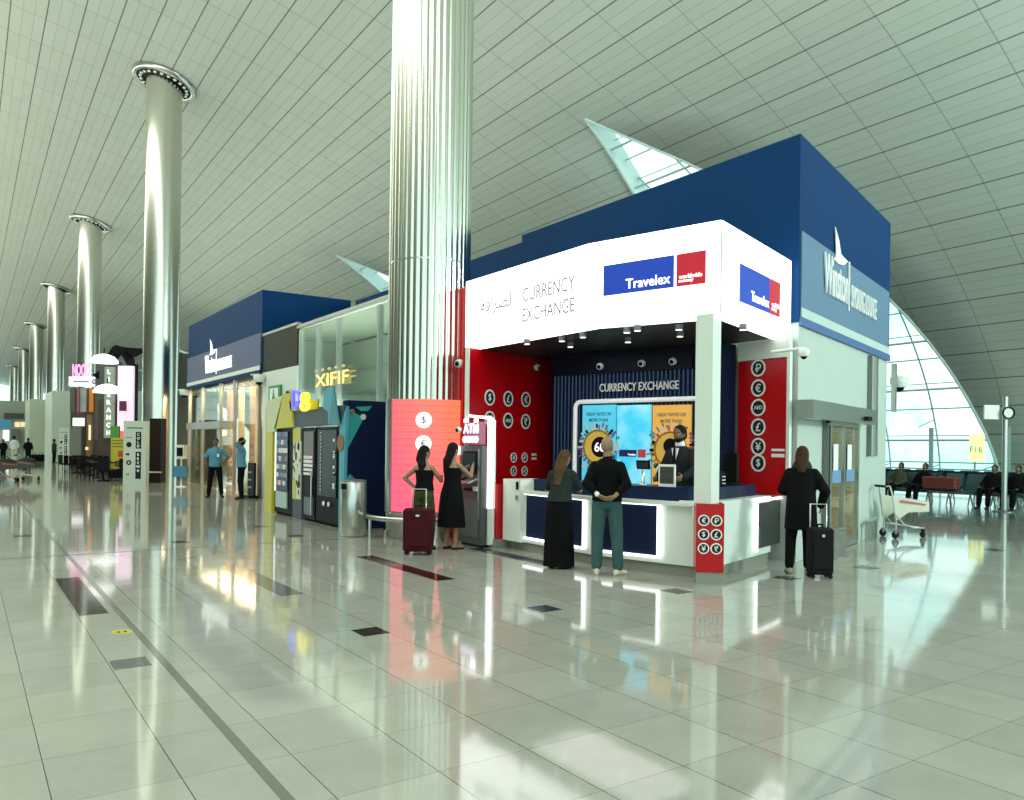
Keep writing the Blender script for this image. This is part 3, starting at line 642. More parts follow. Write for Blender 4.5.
# right counter wing
D0 = V((7.62, 6.62, 0)); wl = 2.0
t = thing('side_counter', 'white counter wing with dark glass panel right of the red corner post', 'counter', D0)
b = MB(); b.frame(D0 + rv * wl / 2 - rvn * .25 + Z * .07, rv, Z, rvn, (wl, .14, .40), stone); b.build('plinth', t)
b = MB(); b.frame(D0 + rv * wl / 2 - rvn * .25 + Z * .54, rv, Z, rvn, (wl, .80, .48), white); b.build('counter_body', t)
s0, s1 = (onpl(756, 530, D0, rv) - D0).dot(rv), (onpl(782, 530, D0, rv) - D0).dot(rv)
b = MB(); b.frame(D0 + rv * (s0 + s1 + .35) / 2 + Z * .55 + rvn * .01, rv, Z, rvn, (s1 - s0 + .35, .62, .02), mat('dark_glass', (.01, .012, .014), .05, coat=1.)); b.build('front_panel', t)
b = MB(); b.frame(D0 + rv * (s0 - .03) + Z * .55 + rvn * .02, rv, Z, rvn, (.04, .70, .03), ledw); b.frame(D0 + rv * (s0 + s1 + .3) / 2 + Z * .90 + rvn * .02, rv, Z, rvn, (s1 - s0 + .45, .03, .05), ledw); b.build('light_strip', t)
b = MB(); b.frame(D0 + rv * (wl / 2 + .1) - rvn * .33 + Z * 1.02, rv, Z, rvn, (wl - .5, .16, .3), navy); b.build('raised_desk', t)
# corner post
PC = V((7.36, 6.50, 0)); cu = V((cos(TH), -sin(TH), 0)); cu = (Matrix.Rotation(radians(-8), 3, 'Z') @ cu); cn = V((cu.y, -cu.x, 0)); cn = cn if cn.y < 0 else -cn
t = thing('corner_post', 'white corner post with red currency-symbol base under the canopy corner', 'post', PC)
b = MB(); b.frame(PC + Z * .07, cu, Z, cn, (.31, .14, .31), stone); b.build('plinth', t)
b = MB(); b.frame(PC + Z * .545, cu, Z, cn, (.325, .81, .325), red); b.build('red_base', t)
b = MB(); b.frame(PC + Z * 2.075 + V((-.01, .03, 0)), av, Z, an, (.22, 2.25, .22), white); b.build('shaft', t)
for i, (a, c, ch) in enumerate(((-1, 1, '€'), (1, 1, '₽'), (-1, 0, '$'), (1, 0, '£'), (-1, -1, '¥'), (1, -1, '₹'))):
    icon(t, PC + cu * a * .073 + Z * (.59 + c * .165) + cn * .163, cu, cn, .066, ch)
# right interior red wall
t = thing('red_inner_wall', 'bright red panel with one column of currency symbols right of the corner post', 'wall panel', (9.7, 8, 0))
ya, yb_ = onx(738, 400, 9.7).y, onx(787, 400, 9.7).y
b = MB(); b.box((9.73, (ya + yb_) / 2, 1.93), (.06, ya - yb_, 1.98), red); b.build('panel', t)
b = MB(); b.box((9.71, yb_ - .03, 2.1), (.06, .05, 2.2), white); b.build('light_edge', t)
b = MB(); b.box((9.72, (ya + yb_) / 2, 3.07), (.08, ya - yb_, .28), white); b.build('top_panel', t)
for py, ch in ((368, '₽'), (388, '€'), (407.5, 'AED'), (427, '£'), (446.5, '¥'), (463, '$')):
    icon(t, onx(758.5, py, 9.7), V((0, -1, 0)), V((-1, 0, 0)), .128, ch)
b = MB(); p = onx(778, 450, 9.69); b.box((9.69, p.y, p.z), (.01, .22, .035), ink); b.box((9.69, p.y, p.z - .08), (.01, .22, .05), ink); b.build('small_notice', t)
b = MB(); b.box((9.54, ya + .22, 1.6), (.36, .30, 3.2), navy); solo(b, 'navy_pier', 'tall narrow navy pier between white post and red panel', 'pier')
# desk equipment
def gadget(label, P, kind):
    tt = thing('payment_terminal' if kind == 0 else 'desk_monitor', label, 'terminal' if kind == 0 else 'monitor', P)
    x, y, z = P
    b = MB(); b.lathe((x, y, z), [(.07, 0), (.07, .012), (.02, .02), (.018, .2)], steel, 16); b.build('stand', tt)
    b = MB(); b.frame((x, y, z + .27), av, Z + an * .2, an - Z * .2, (.2, .12, .03), black); b.build('body', tt)
    b = MB(); b.frame(V((x, y, z + .27)) + (an - Z * .2) * .02, av, Z + an * .2, an - Z * .2, (.17, .09, .006), mat('dim_screen', (.03, .04, .06), .1)); b.build('screen', tt)
p = onpl(643, 487, (7.62, 8.0), av); gadget('small black customer screen on steel stand beside the standing flyer', (p.x, p.y, 1.10), 1)
p = onpl(667, 487, (7.5, 7.5), av)
tt = thing('flyer_holder', 'upright white-framed flyer standing on the navy desk before the clerk', 'flyer holder', (p.x, p.y, 1.1))
b = MB(); b.frame((p.x, p.y, 1.24), av, Z, an, (.24, .3, .02), ink); b.build('frame', tt)
b = MB(); b.frame(V((p.x, p.y, 1.25)) + an * .012, av, Z, an, (.2, .22, .004), mat('flyer', (.06, .06, .05), .4, var=.9, scale=14)); b.build('flyer', tt)
p = G(738, 484, 1.1)
tt = thing('receipt_printer', 'black receipt printer on the side desk just right of the white post', 'printer', (p.x, p.y, 1.1))
b = MB(); b.rbox((8.3, 7.25, 1.2), (.26, .22, .2), black, u=rv[:2], r=.02); b.build('body', tt); tt.location = (8.3, 7.25, 1.1)
for o in [x for x in bpy.data.objects if x.parent == tt]: o.data.transform(Matrix.Translation(V((p.x - 8.3, p.y - 7.25, 0))))
b = MB()
for i in range(3): b.frame(V((8.36, 7.13, 1.14 + .045 * i)), rv, Z, rvn, (.1, .015, .01), ink)
b.build('paper_slot', tt)
b = MB(); b.frame((8.95, 7.5, 1.33), V((0, -1, 0)), Z, V((-1, 0, 0)), (.22, .42, .05), black)
tt = thing('passport_scanner', 'black desk device with dark screen in front of the red panel', 'scanner', (8.95, 7.5, 1.1)); b.build('screen', tt)
b = MB(); b.rbox((8.95, 7.5, 1.115), (.2, .2, .03), black, r=.01); b.build('base', tt)

# ------------------------------------------------------------------ dome cameras
def dome(P, n, label, grp, r=.075, arm=None):
    P, n = V(P), V(n).normalized(); tt = thing('dome_camera', label, 'security camera', P, grp)
    b = MB()
    if arm: b.tube([P - V(arm), P - V(arm) * .1 + Z * .02, P + Z * .02], .022, white, 8)
    b.lathe(P, [(.03, -.03), (r, 0), (r, r * .7), (r * .8, r * 1.2)], white, 18, n); b.build('housing', tt)
    b = MB(); b.ell(P + n * r * 1.1, (r * .62,) * 3, black, 12, 8); b.build('lens_dome', tt)
    return tt
for px, py in ((601, 366), (642.5, 363), (673.5, 361)):
    p = onbw(px, py, .07); dome(p + V((0, 0, 0)), an - Z * .3, 'white ball camera mounted over the currency exchange lettering', 'ball cameras on the navy wall', .06)
p = onred(536, 367, .03); dome(p, rwn - Z * .3, 'white ball camera on the red wall left of the ribs', None, .06)
p = onx(462, 363, 6.74); dome((6.74, p.y + .05, p.z), (-1, -.3, -.2), 'white ball camera on the red pillar at canopy left end', None, .07)
p = onpl(804, 350, CR + rn * .45, r_); dome(p, (0, 0, -1), 'white dome camera on a wall arm right of the glowing canopy', None, .07, arm=rn * .42)
p = E2 + rn * .1 + r_ * .6 + Z * 3.1; dome(p, (0, 0, -1), 'large white dome camera on a long arm at building corner', None, .17, arm=r_ * .6)
b = MB(); q = E2 + rn * .12 + r_ * .03; b.box((q.x, q.y, 2.85), (.12, .08, .95), steel, u=r_[:2]); solo(b, 'camera_bracket', 'slim steel bracket plate at the outer building corner', 'bracket')
dome(V((7.0, 23.0, 3.55)), (0, 0, -1), 'white dome camera hanging at the left lounge corner', None, .17, arm=(.25, 0, 0))
dome(V((6.98, 32.4, 3.6)), (0, 0, -1), 'white dome camera at the far edge of left lounge', None, .17, arm=(.22, 0, 0))

# ------------------------------------------------------------------ LED screen wrapped on the column, rail ring
ledm = bpy.data.materials.new('led_screen'); ledm.use_nodes = True; tn = ledm.node_tree; bs = tn.nodes['Principled BSDF']
uvn = tn.nodes.new('ShaderNodeUVMap'); sp = tn.nodes.new('ShaderNodeSeparateXYZ'); tn.links.new(uvn.outputs[0], sp.inputs[0])
r = tn.nodes.new('ShaderNodeValToRGB'); r.color_ramp.elements[0].color = (1.0, .12, .22, 1); r.color_ramp.elements[1].color = (1.0, .22, .10, 1); r.color_ramp.elements[0].position = .15; r.color_ramp.elements[1].position = .9
tn.links.new(nodes_math(tn, 'MULTIPLY_ADD', sp.outputs['Y'], .45, nodes_math(tn, 'MULTIPLY', sp.outputs['X'], .6)), r.inputs['Fac'])
ln = nodes_math(tn, 'LESS_THAN', nodes_math(tn, 'FRACT', nodes_math(tn, 'MULTIPLY', sp.outputs['Y'], 17)), .10)
mx = tn.nodes.new('ShaderNodeMix'); mx.data_type = 'RGBA'; tn.links.new(nodes_math(tn, 'MULTIPLY', ln, .7), mx.inputs['Factor']); tn.links.new(r.outputs['Color'], mx.inputs['A']); mx.inputs['B'].default_value = (.75, .05, .15, 1)
tn.links.new(mx.outputs['Result'], bs.inputs['Emission Color']); bs.inputs['Emission Strength'].default_value = 1.15; bs.inputs['Base Color'].default_value = (.05, .02, .02, 1)
t = thing('column_screen', 'curved pink and orange screen with dollar and euro signs around the column', 'screen', (colx, coly, .47))
RS = .80; a_in = atan2(-coly, -colx)
def cyl(a, z, r=RS): return V((colx + r * cos(a), coly + r * sin(a), z))
def ang_for(px):
    best = None
    for i in range(720):
        a = a_in - 1.5 + 3.0 * i / 720; p = cyl(a, 1.4)
        d = p - O; X = d.x * cos(TH) - d.y * sin(TH); Y = d.x * sin(TH) + d.y * cos(TH); e = abs(512 + F * X / Y - px)
        if best is None or e < best[0]: best = (e, a)
    return best[1]
aL, aR = ang_for(392), ang_for(461.5)
def curved(a0, a1, z0, z1, ro, ri, m, n=24):
    b = MB(); R = []
    for i in range(n + 1):
        a = a0 + (a1 - a0) * i / n; R.append([cyl(a, z0, ro), cyl(a, z1, ro), cyl(a, z1, ri), cyl(a, z0, ri)])
    b.loft(R, m, smooth=False); return b
o = curved(aL, aR, .47, 2.37, RS, RS - .05, ledm).build('display', t)
ul = o.data.uv_layers.new(name='UVMap')
for l in o.data.loops:
    v = o.data.vertices[l.vertex_index].co; ul.data[l.index].uv = ((l.vertex_index % 100) // 4 / 24., (v.z) / 1.9)
curved(aL - .25, aL - .02, .45, 2.38, RS + .01, RS - .05, steel, 6).build('left_trim', t)
curved(aL - .05, aR, .05, .45, RS - .03, RS - .06, steel, 12).build('lower_skirt', t)
lw_ = mat('screen_white', (1, 1, 1), .5, emit=.9)
for py, ch in ((420, '$'), (443.5, '€')):
    a = ang_for(423.5); p = cyl(a, 0, RS + .012); p.z = zat(p, 423.5, py); n = V((cos(a), sin(a), 0)); u = V((-sin(a), cos(a), 0))
    b = MB(); b.ring(p, n, 0, .135, lw_, .006); b.text(ch, p + n * .008, u, Z, inkk, h=.13, th=.003, center=True); b.build('currency_symbol', t)
b = MB(); n = 40
b.tube([cyl(2 * pi * i / n, .36, 1.15) for i in range(n // 2 + 12)] if False else [cyl(a_in - 1.4 + 2.2 * i / n, .36, 1.05) for i in range(n + 1)], .045, steel, 10)
for i in (4, 20, 36): a = a_in - 1.4 + 2.2 * i / n; b.tube([cyl(a, 0, 1.05), cyl(a, .36, 1.05)], .03, steel, 8)
solo(b, 'trolley_bumper_rail', 'curved steel trolley bumper rail around the fluted column base', 'rail')

# ------------------------------------------------------------------ cash machine
ax, ay = 6.42, 10.55
t = thing('cash_machine', 'grey cash machine with lit ATM header between women and red wall', 'cash machine', (6.65, 10.72, 0))
gm = mat('atm_grey', (.07, .08, .08), .4); gm2 = mat('atm_side', (.10, .12, .12), .45)
b = MB(); b.prism([(6.42, 10.35), (6.42, 11.0), (6.69, 11.0), (6.69, 10.35)], .04, 1.6, gm); b.build('cabinet', t)
b = MB(); b.prism([(6.45, 10.37), (6.45, 10.98), (6.67, 10.98), (6.67, 10.37)], 0, .04, black); b.build('base', t)
b = MB(); b.box((6.415, 10.68, 1.33), (.03, .42, .36), black); b.box((6.40, 10.68, 1.33), (.01, .36, .30), mat('atm_screen', (.02, .03, .035), .1, emit=.02, ecol=(.3, .5, .5))); b.build('screen', t)
b = MB(); b.frame((6.34, 10.68, 1.05), (0, -1, 0), (.9, 0, .35), (-.35, 0, .9), (.44, .18, .03), steel)
for i in range(3):
    for j in range(4): b.frame((6.30 + .035 * i, 10.80 - .035 * j, 1.06 + .0135 * i), (0, -1, 0), (.9, 0, .35), (-.35, 0, .9), (.025, .025, .012), black)
b.build('keypad', t)
b = MB(); b.box((6.41, 10.5, .92), (.03, .12, .07), ink); b.box((6.41, 10.75, .9), (.03, .2, .04), black); b.build('card_slot', t)
b = MB(); b.box((6.415, 10.42, 1.0), (.012, .05, 1.1), steel); b.build('front_edge', t)
b = MB(); b.box((6.413, 10.68, .45), (.012, .5, .6), gm2); b.build('service_door', t)
b = MB(); b.box((6.50, 10.70, 1.80), (.10, .50, .36), mat('atm_header', (.25, .06, .12), .4, emit=.2, ecol=(.5, .3, .45))); b.build('header', t)
b = MB(); ap = V((6.44, 10.93, 1.80)); b.text('ATM', ap, (0, -1, 0), Z, ledw, w=.44, h=.15, th=.01, bold=.005)
for i in range(4): b.ring((6.44, 10.88 - .115 * i, 1.70), (-1, 0, 0), .030, .055, mat('led_lilac', (.8, .7, 1), .4, emit=1.4, ecol=(.85, .78, 1)), .02, 16)
for y in (10.55, 10.86): b.box((6.435, y, 2.0), (.02, .1, .06), ledw)
b.build('header_lettering', t)
b = MB()
for i, o_ in enumerate((0, .045, .09)):
    x = 6.52 + o_; yk = 10.31 - .012 * i
    b.tube([(x, 10.98, 2.07 + .03 * (2 - i) * .5), (x, yk + .09, 2.04 + .01 * i), (x, yk + .02, 2.02), (x, yk, 1.95), (x, yk, .62 if i < 2 else .10)], .017, ledw if i < 2 else white, 8)
b.prism([(6.52, 10.28), (6.63, 10.28), (6.63, 10.33), (6.52, 10.33)], .62, 2.0, ledw); b.prism([(6.52, 10.285), (6.65, 10.285), (6.65, 10.33), (6.52, 10.33)], .05, .62, white)
b.build('light_frame', t, label='glowing white rounded frame around the cash machine')
dome((6.42, 11.03, 1.86), (-1, -.2, -.2), 'small white camera beside the lit ATM letters', None, .05)
p = V((6.43, 10.42, 1.55)); b = MB(); b.box((6.40, 11.06, 1.52), (.12, .1, .14), ledw); solo(b, 'notice_holder', 'small lit white box at the upper left of cash machine', 'notice box')

for o in list(bpy.data.objects):   # stand the machine against the low red return
    if o.parent is None and (o.name in ('cash_machine', 'notice_holder') or o.get('label', '').startswith('small white camera beside the lit')): o.location.x += .25; o.location.y += .15

# ------------------------------------------------------------------ litter bin
t = thing('litter_bin', 'cylindrical steel litter bin beside the vending machines', 'litter bin', (5.62, 13.0, 0))
b = MB(); b.lathe((5.62, 13.0, 0), [(.20, 0), (.225, .02), (.225, .93), (.21, .95)], steel, 32); b.build('body', t)
b = MB(); b.lathe((5.62, 13.0, .95), [(.225, 0), (.225, .02), (.17, .03), (.16, .01)], darksteel, 32); b.build('rim', t)
b = MB(); bpn = V((-.8, -.6, 0)).normalized(); p = V((5.62, 13.0, .87)) + V((cos(a_in + -.75), sin(a_in - .75), 0)) * .224; n = V((cos(a_in - .75), sin(a_in - .75), 0)); b.frame(p, V((-n.y, n.x, 0)), Z, n, (.13, .1, .01), black); b.build('label_plate', t)

# ------------------------------------------------------------------ vending corner
XV = 5.85
def yv(px, X=XV): return onx(px, 470, X).y
t = thing('vending_surround', 'vending kiosk surround with yellow end panel, grey header and teal shapes', 'kiosk', (XV, 16, 0))
yel = mat('yellow_panel', (.55, .48, .04), .4); yelp = mat('pale_yellow', (.58, .60, .35), .4); slat = mat('slate_header', (.055, .07, .10), .45); teal = mat('teal_panel', (.02, .30, .30), .4); tealb = mat('teal_stripe', (.07, .33, .42), .4); navyk = mat('deep_navy', (.006, .012, .045), .45); brown = mat('brown_dot', (.22, .12, .05), .5)
y0, y1, y2 = yv(267), yv(274), yv(292)
b = MB(); b.prism([(XV - .05, y0), (XV + .5, y0), (XV + .5, y1), (XV - .05, y1)], 0, 2.45, yel); b.build('end_pillar', t)
b = MB(); xq = XV - .06
def yz(px, py, X=xq): p = onx(px, py, X); return V((X, p.y, p.z))
b.plate([yz(266.5, 402), yz(283, 395), yz(275, 432), yz(266.5, 432)], (-1, 0, 0), .04, yelp); b.build('pale_corner', t)
b = MB(); b.plate([yz(283, 394), yz(290, 393), yz(293, 427), yz(274, 429)], (-1, 0, 0), .05, yel); b.build('yellow_wedge', t)
b = MB(); b.plate([yz(289, 401), yz(298, 401), yz(298, 411), yz(290.5, 411)], (-1, 0, 0), .04, yel); b.build('yellow_block', t); b = MB(); b.plate([yz(309, 401), yz(318, 399), yz(317, 409), yz(309, 410)], (-1, 0, 0), .04, yel); b.build('yellow_block', t)
b = MB(); b.plate([yz(290, 411, XV - .02), yz(317, 407, XV - .02), yz(345, 405, XV - .02), yz(341, 424, XV - .02), yz(291.5, 427, XV - .02)], (-1, 0, 0), .12, slat); b.build('header_panel', t)
b = MB(); b.plate([yz(324, 391), yz(329, 387), yz(333, 390), yz(337, 422), yz(328, 424), yz(328, 412), yz(323, 408)], (-1, 0, 0), .05, tealb)
b.build('teal_shape', t)
b = MB(); b.plate([yz(333, 389, XV - .09), yz(339, 424, XV - .09), yz(328.5, 425, XV - .09), yz(330, 412, XV - .09)], (-1, 0, 0), .03, mat('teal_dark', (.05, .22, .28), .4)); b.build('teal_wedge', t)
b = MB(); p = yz(296, 409); b.text('D', p + V((-.05, 0, 0)), (0, -1, 0), Z, mat('neon_blue', (.1, .1, 1), .4, emit=.9, ecol=(.14, .12, 1)), w=abs(yz(304, 409).y - p.y), h=yz(296, 391).z - p.z, th=.05, bold=.005)
p = yz(304, 412); b.text('8', p + V((-.05, 0, 0)), (0, -1, 0), Z, mat('neon_yellow', (1, .9, .05), .4, emit=.9, ecol=(1, .86, .03)), w=abs(yz(313, 409).y - p.y), h=yz(304, 393).z - p.z, th=.05, bold=.005); b.build('lit_lettering', t)
yE = yv(345); b = MB()
b.plate([V((XV - .03, yv(340.5), z)) for z in (0, 1.9)] + [V((XV - .03, yv(347), 2.3)), V((XV - .03, yE, .7)), V((XV - .03, yE, 0))], (-1, 0, 0), .06, tealb)
b.ring(V((XV - .035, yv(342), 1.62)), (-1, 0, 0), 0, .16, brown, .01); b.build('striped_end', t)
# perpendicular dark blue wall with teal shapes
yw = yE - .02
def wz(px, py): p = ony(px, py, yw - .012); return p
b = MB(); b.prism([(XV + .04, yw), (7.08, yw), (7.08, yw + .25), (XV + .04, yw + .25)], 0, 2.42, navyk); b.build('side_wall', t)
b = MB(); b.plate([wz(348, 409), wz(364, 418), wz(347, 450), wz(346.5, 420)], (0, -1, 0), .01, teal); b.build('teal_triangle', t); b = MB(); b.plate([wz(356, 407), wz(372, 406), wz(368, 411), wz(361, 411)], (0, -1, 0), .01, teal); b.build('teal_strip', t); b = MB(); b.plate([wz(347, 478), wz(350, 474), wz(358, 482), wz(358, 500), wz(347, 497)], (0, -1, 0), .01, teal)
b.build('teal_arc', t); b = MB(); b.ring(wz(352, 411.5), (0, -1, 0), 0, .05, brown, .015); b.ring(wz(363, 417), (0, -1, 0), 0, .055, palel, .015); b.build('dots', t)
def vending(pa, pb, label, kind):
    ya, yb = yv(pa), yv(pb); zc_ = 1.93; tt = thing('vending_machine', label, 'vending machine', (XV + .4, (ya + yb) / 2, 0)); w = ya - yb; c = (ya + yb) / 2
    b = MB(); b.prism([(XV + .01, ya - .01), (XV + .75, ya - .01), (XV + .75, yb + .01), (XV + .01, yb + .01)], .06, zc_, black); b.build('cabinet', tt)
    b = MB(); b.prism([(XV + .06, ya - .05), (XV + .7, ya - .05), (XV + .7, yb + .05), (XV + .06, yb + .05)], 0, .06, rubber); b.build('base', tt)
    random.seed(kind)
    if kind == 1:
        gw = w * .72; gc = c + w * .08
        b = MB(); b.box((XV - .0, gc, 1.2), (.02, gw, 1.3), mat('vend_glass', (.005, .007, .008), .12, spec=.2)); b.build('window', tt)
        b = MB(); b.box((XV - .02, ya - .12, 1.2), (.02, .05, 1.35), mat('vend_light', (.8, .9, .9), .4, emit=.9)); b.build('light_tube', tt)
        for k in range(7):
            b = MB()
            for j in range(5): b.box((XV - .018, gc - gw * (.42 - .17 * j) * 1.0, .72 + .18 * k), (.02, gw * .12, .10), random.choice([ink, mat('g1', (.1, .2, .5), .4), mat('g2', (.4, .05, .05), .4), mat('g3', (.3, .3, .3), .4)]))
            b.build('snack_row', tt)
        b = MB(); b.box((XV - .01, c + w * .05, .35), (.03, w * .62, .36), mat('pale_notice', (.4, .5, .45), .4)); b.build('lower_panel', tt)
    elif kind == 2:
        b = MB(); b.box((XV - .0, c, 1.5), (.03, w * .8, .7), mat('coffee_panel', (.10, .05, .04), .3, var=.6, scale=8)); b.build('picture_panel', tt)
        b = MB()
        for k in range(5):
            for j in range(3): b.box((XV - .02, c - w * (.25 - .25 * j), .98 + .085 * k), (.02, w * .19, .055), ink)
        b.build('buttons', tt)
        b = MB(); b.box((XV - .0, c, .72), (.03, w * .6, .38), inkk); b.box((XV - .02, c - w * .3, .6), (.02, .06, .9), steel); b.box((XV, c, .32), (.02, w * .7, .36), greyp); b.build('dispenser', tt)
    else:
        b = MB(); b.box((XV - .0, c, 1.22), (.02, w * .8, 1.3), mat('vend_glass', (.005, .007, .008), .12, spec=.2)); b.build('window', tt)
        b = MB()
        for k in range(18): b.ell((XV - .02, c + w * .25, .62 + .07 * k), (.012, .025, .02), mat('coil', (.5, .6, .6), .3), 8, 5)
        for k in range(10): b.box((XV - .018, c - w * .32, .75 + random.uniform(0, 1.1)), (.02, .06, .05), ink)
        b.build('coils', tt)
        b = MB()
        for s_ in (-.12, .1): b.ring((XV - .012, c + w * s_, .43), (-1, 0, 0), 0, .045, ink, .02, 14)
        b.build('coin_knobs', tt)
vending(274.5, 292, 'black snack vending machine with pale notice, next to yellow pillar', 1)
vending(303, 315, 'narrow coffee vending machine with white buttons, in the middle', 2)
vending(316, 339, 'wide dark vending machine nearest to the steel bin', 3)
b = MB(); ya, yb = yv(293), yv(302); b.prism([(XV, ya), (XV + .7, ya), (XV + .7, yb), (XV, yb)], 0, 1.93, slat)
tt = thing('cow_print_panel', 'narrow white panel with cow spots between two vending machines', 'panel', (XV, (ya + yb) / 2, 0)); b.build('carcass', tt)
b = MB(); c = (ya + yb) / 2; b.box((XV - .01, c, 1.17), (.02, (ya - yb) * .85, 1.5), mat('cow', (.62, .64, .5), .4)); 
b.box((XV - .014, c, 1.78), (.024, (ya - yb) * .85, .26), yel); b.box((XV - .014, c + .1, .62), (.024, .14, .42), yel)
random.seed(5)
for k in range(26):
    b.ell((XV - .02, c + random.uniform(-.2, .2), random.uniform(.5, 1.6)), (.006, random.uniform(.02, .06), random.uniform(.03, .09)), inkk, 8, 5)
b.build('cow_print', tt)

# ------------------------------------------------------------------ glass room behind vending (wall above)
GL = glassm('room_glass', (.86, .94, .87), .08, .4)
t = thing('glass_partition', 'tall glazed partition with metal posts and gold letters above vending corner', 'glass wall', (7.2, 17, 0))
b = MB()
for px in (301.5, 318.5, 339, 380): y = onx(px, 350, 7.2).y; MB().box((7.2, y, 2.27), (.10, .12, 4.54), steel).build('post', t)
b.box((7.2, 16.6, 4.64), (.10, 7.5, .07), steel); b.build('head_rail', t)
b = MB(); b.box((7.2, 16.75, 2.3), (.02, 7.1, 4.5), GL); b.build('glass', t)
b = MB(); y = onx(316, 378, 7.14).y; y2_ = onx(349, 384, 7.14).y; gold2 = mat('gold_letters', (1, .75, .25), .4, emit=.8, ecol=(1, .68, .22))
b.text('XIFIF', (7.13, y, onx(318, 387, 7.14).z), (0, -1, 0), Z, gold2, w=abs(y - y2_), h=.30, th=.015, bold=.0)
b.text('BOUTIQUE'[:0] or '\u2022 \u2022 \u2022 \u2022 \u2022', (7.13, y, onx(318, 372, 7.14).z), (0, -1, 0), Z, mat('gold_dim', (.6, .5, .25), .4, emit=.3), w=abs(y - y2_) * .9, h=.06, th=.03); b.build('gold_lettering', t)
# room behind: ceiling frames and back wall
b = MB(); b.box((9.6, 18.6, 2.3), (.2, 9.2, 4.6), cream); struct(b, 'wall_back')
area('glass_room_fill', (8.2, 17.5, 2.4), 1.0, 7, 190, (.93, 1, .90), (pi, radians(-25), 0))  # added inside the room to brighten what shows through the glass
b = MB(); b.box((8.45, 18.2, 4.72), (2.3, 9.8, .06), cream); struct(b, 'ceiling_2')
b = MB()
for z in (3.1, 3.75): b.box((9.47, 18.4, z), (.06, 9.0, .08), lgrey)
struct(b, 'trim_90')
b = MB(); b.box((8.45, 23.12, 2.34), (2.2, .06, 4.66), cream); struct(b, 'wall_left')
b = MB(); b.box((7.2, 21.75, 4.18), (.08, 2.85, 1.05), mat('louvre_dark', (.035, .038, .025), .5)); solo(b, 'dark_louvre_panel', 'dark olive square panel under the blue box corner', 'panel')
b = MB(); b.box((7.2, 21.75, 1.82), (.08, 2.85, 3.64), white); solo(b, 'white_infill_wall', 'white infill wall under dark panel behind the yellow pillar', 'wall panel')
b = MB(); b.box((7.2, 21.8, 4.74), (.12, 3.0, .07), steel); solo(b, 'metal_head_rail', 'thin metal rail along the top of dark olive panel', 'rail')
t = thing('exit_sign', 'green and white exit pictogram sign beside the left lounge corner', 'sign', (7.1, 22.0, 2.9))
ga = onx(271, 394, 7.12); gb_ = onx(279, 394, 7.12); b = MB(); b.box((7.12, (ga.y + gb_.y) / 2, 2.95), (.05, ga.y - gb_.y + .3, .5), mat('exit_green', (.02, .22, .06), .4, emit=.1)); b.build('board', t)
b = MB(); c = (ga.y + gb_.y) / 2; b.box((7.09, c, 2.95), (.01, .7, .36), ink); b.ell((7.08, c + .03, 3.06), (.01, .04, .04), mat('exit_green', (0, 0, 0)), 8, 5)
b.tube([(7.08, c, 3.0), (7.08, c - .02, 2.92), (7.08, c + .08, 2.82)], .025, mat('exit_green', (0, 0, 0)), 6); b.tube([(7.08, c - .02, 2.92), (7.08, c - .12, 2.84)], .025, mat('exit_green', (0, 0, 0)), 6); b.build('pictogram', t)
b = MB(); q = onx(288, 397, 7.12); b.ring((7.12, q.y, q.z), (-1, 0, 0), .11, .16, inkk, .03, 24); b.box((7.13, q.y, q.z), (.01, .45, .4), palel); solo(b, 'round_notice', 'pale notice with black ring right of exit sign', 'notice')

# ------------------------------------------------------------------ left lounge
YL = 23.3; YF = 32.5
t = thing('left_lounge', 'left smoking lounge with blue box top and warm glazed front', 'building', (7.2, YL, 0))
b = MB(); b.prism([(7.15, YL), (9.9, YL), (9.9, YF), (7.15, YF)], 3.72, 6.08, blue); b.build('blue_fascia', t)
b = MB(); b.box((7.13, (YL + YF) / 2, 4.28), (.04, YF - YL, 1.08), slate); b.build('slate_band', t)
b = MB(); b.box((7.12, (YL + YF) / 2, 3.80), (.06, YF - YL, .13), white); b.box((7.12, (YL + YF) / 2, 3.68), (.08, YF - YL, .11), blue); b.build('fascia_trim', t)
pa, pb = onx(205, 370, 7.08), onx(231.5, 370, 7.08)
lounge_logo(t, V((7.10, pa.y, 4.03)), V((0, -1, 0)), V((-1, 0, 0)), pa.y - pb.y, lit)
b = MB(); b.box((9.8, (YL + YF) / 2, 1.85), (.15, YF - YL, 3.7), mat('lounge_wood', (.42, .30, .16), .5, var=.35, scale=.9)); b.box((8.4, YL + .1, 1.85), (2.6, .1, 3.7), wood)
b.build('inner_wall', t)
for yy, w in ((24.3, .5), (25.9, .25), (27.6, .35), (29.0, .25), (30.4, .3), (31.9, .5)): MB().box((8.6, yy, 1.85), (.15, w, 3.6), random.choice([mat('amber', (.5, .33, .14), .5), wood, mat('cream_pillar', (.55, .5, .34), .5)])).build('inner_pillar', t)
b = MB()
for yy in (23.4, 26.2, 27.9, 30.4, 32.4): MB().box((7.2, yy, 1.82), (.10, .12, 3.64), steel).build('post', t)
b = MB(); b.box((7.2, (YL + YF) / 2, 1.8), (.02, YF - YL - .2, 3.5), glassm('lounge_glass', (.95, .93, .85), .03, .35)); b.build('glass', t)
b = MB(); b.box((7.0, 28.9, 2.18), (.35, 4.7, .24), lgrey); b.build('door_header', t)
b = MB(); b.ell((8.0, 30.6, 1.95), (.12, .12, .12), mat('lamp_warm', (1, .8, .3), .4, emit=2.5, ecol=(1, .8, .35)), 12, 8); b.build('lamp', t)
area('lounge_light', (8.3, 28.5, 3.6), 1.5, 8, 420, (1, .82, .55))
b = MB(); p = G(253, 498); b.box((6.9, p.y, .55), (.06, .62, .95), black)
t = thing('notice_stand', 'small black notice stand at the foot of the lounge glass', 'stand', (6.9, p.y, 0)); b.build('board', t)
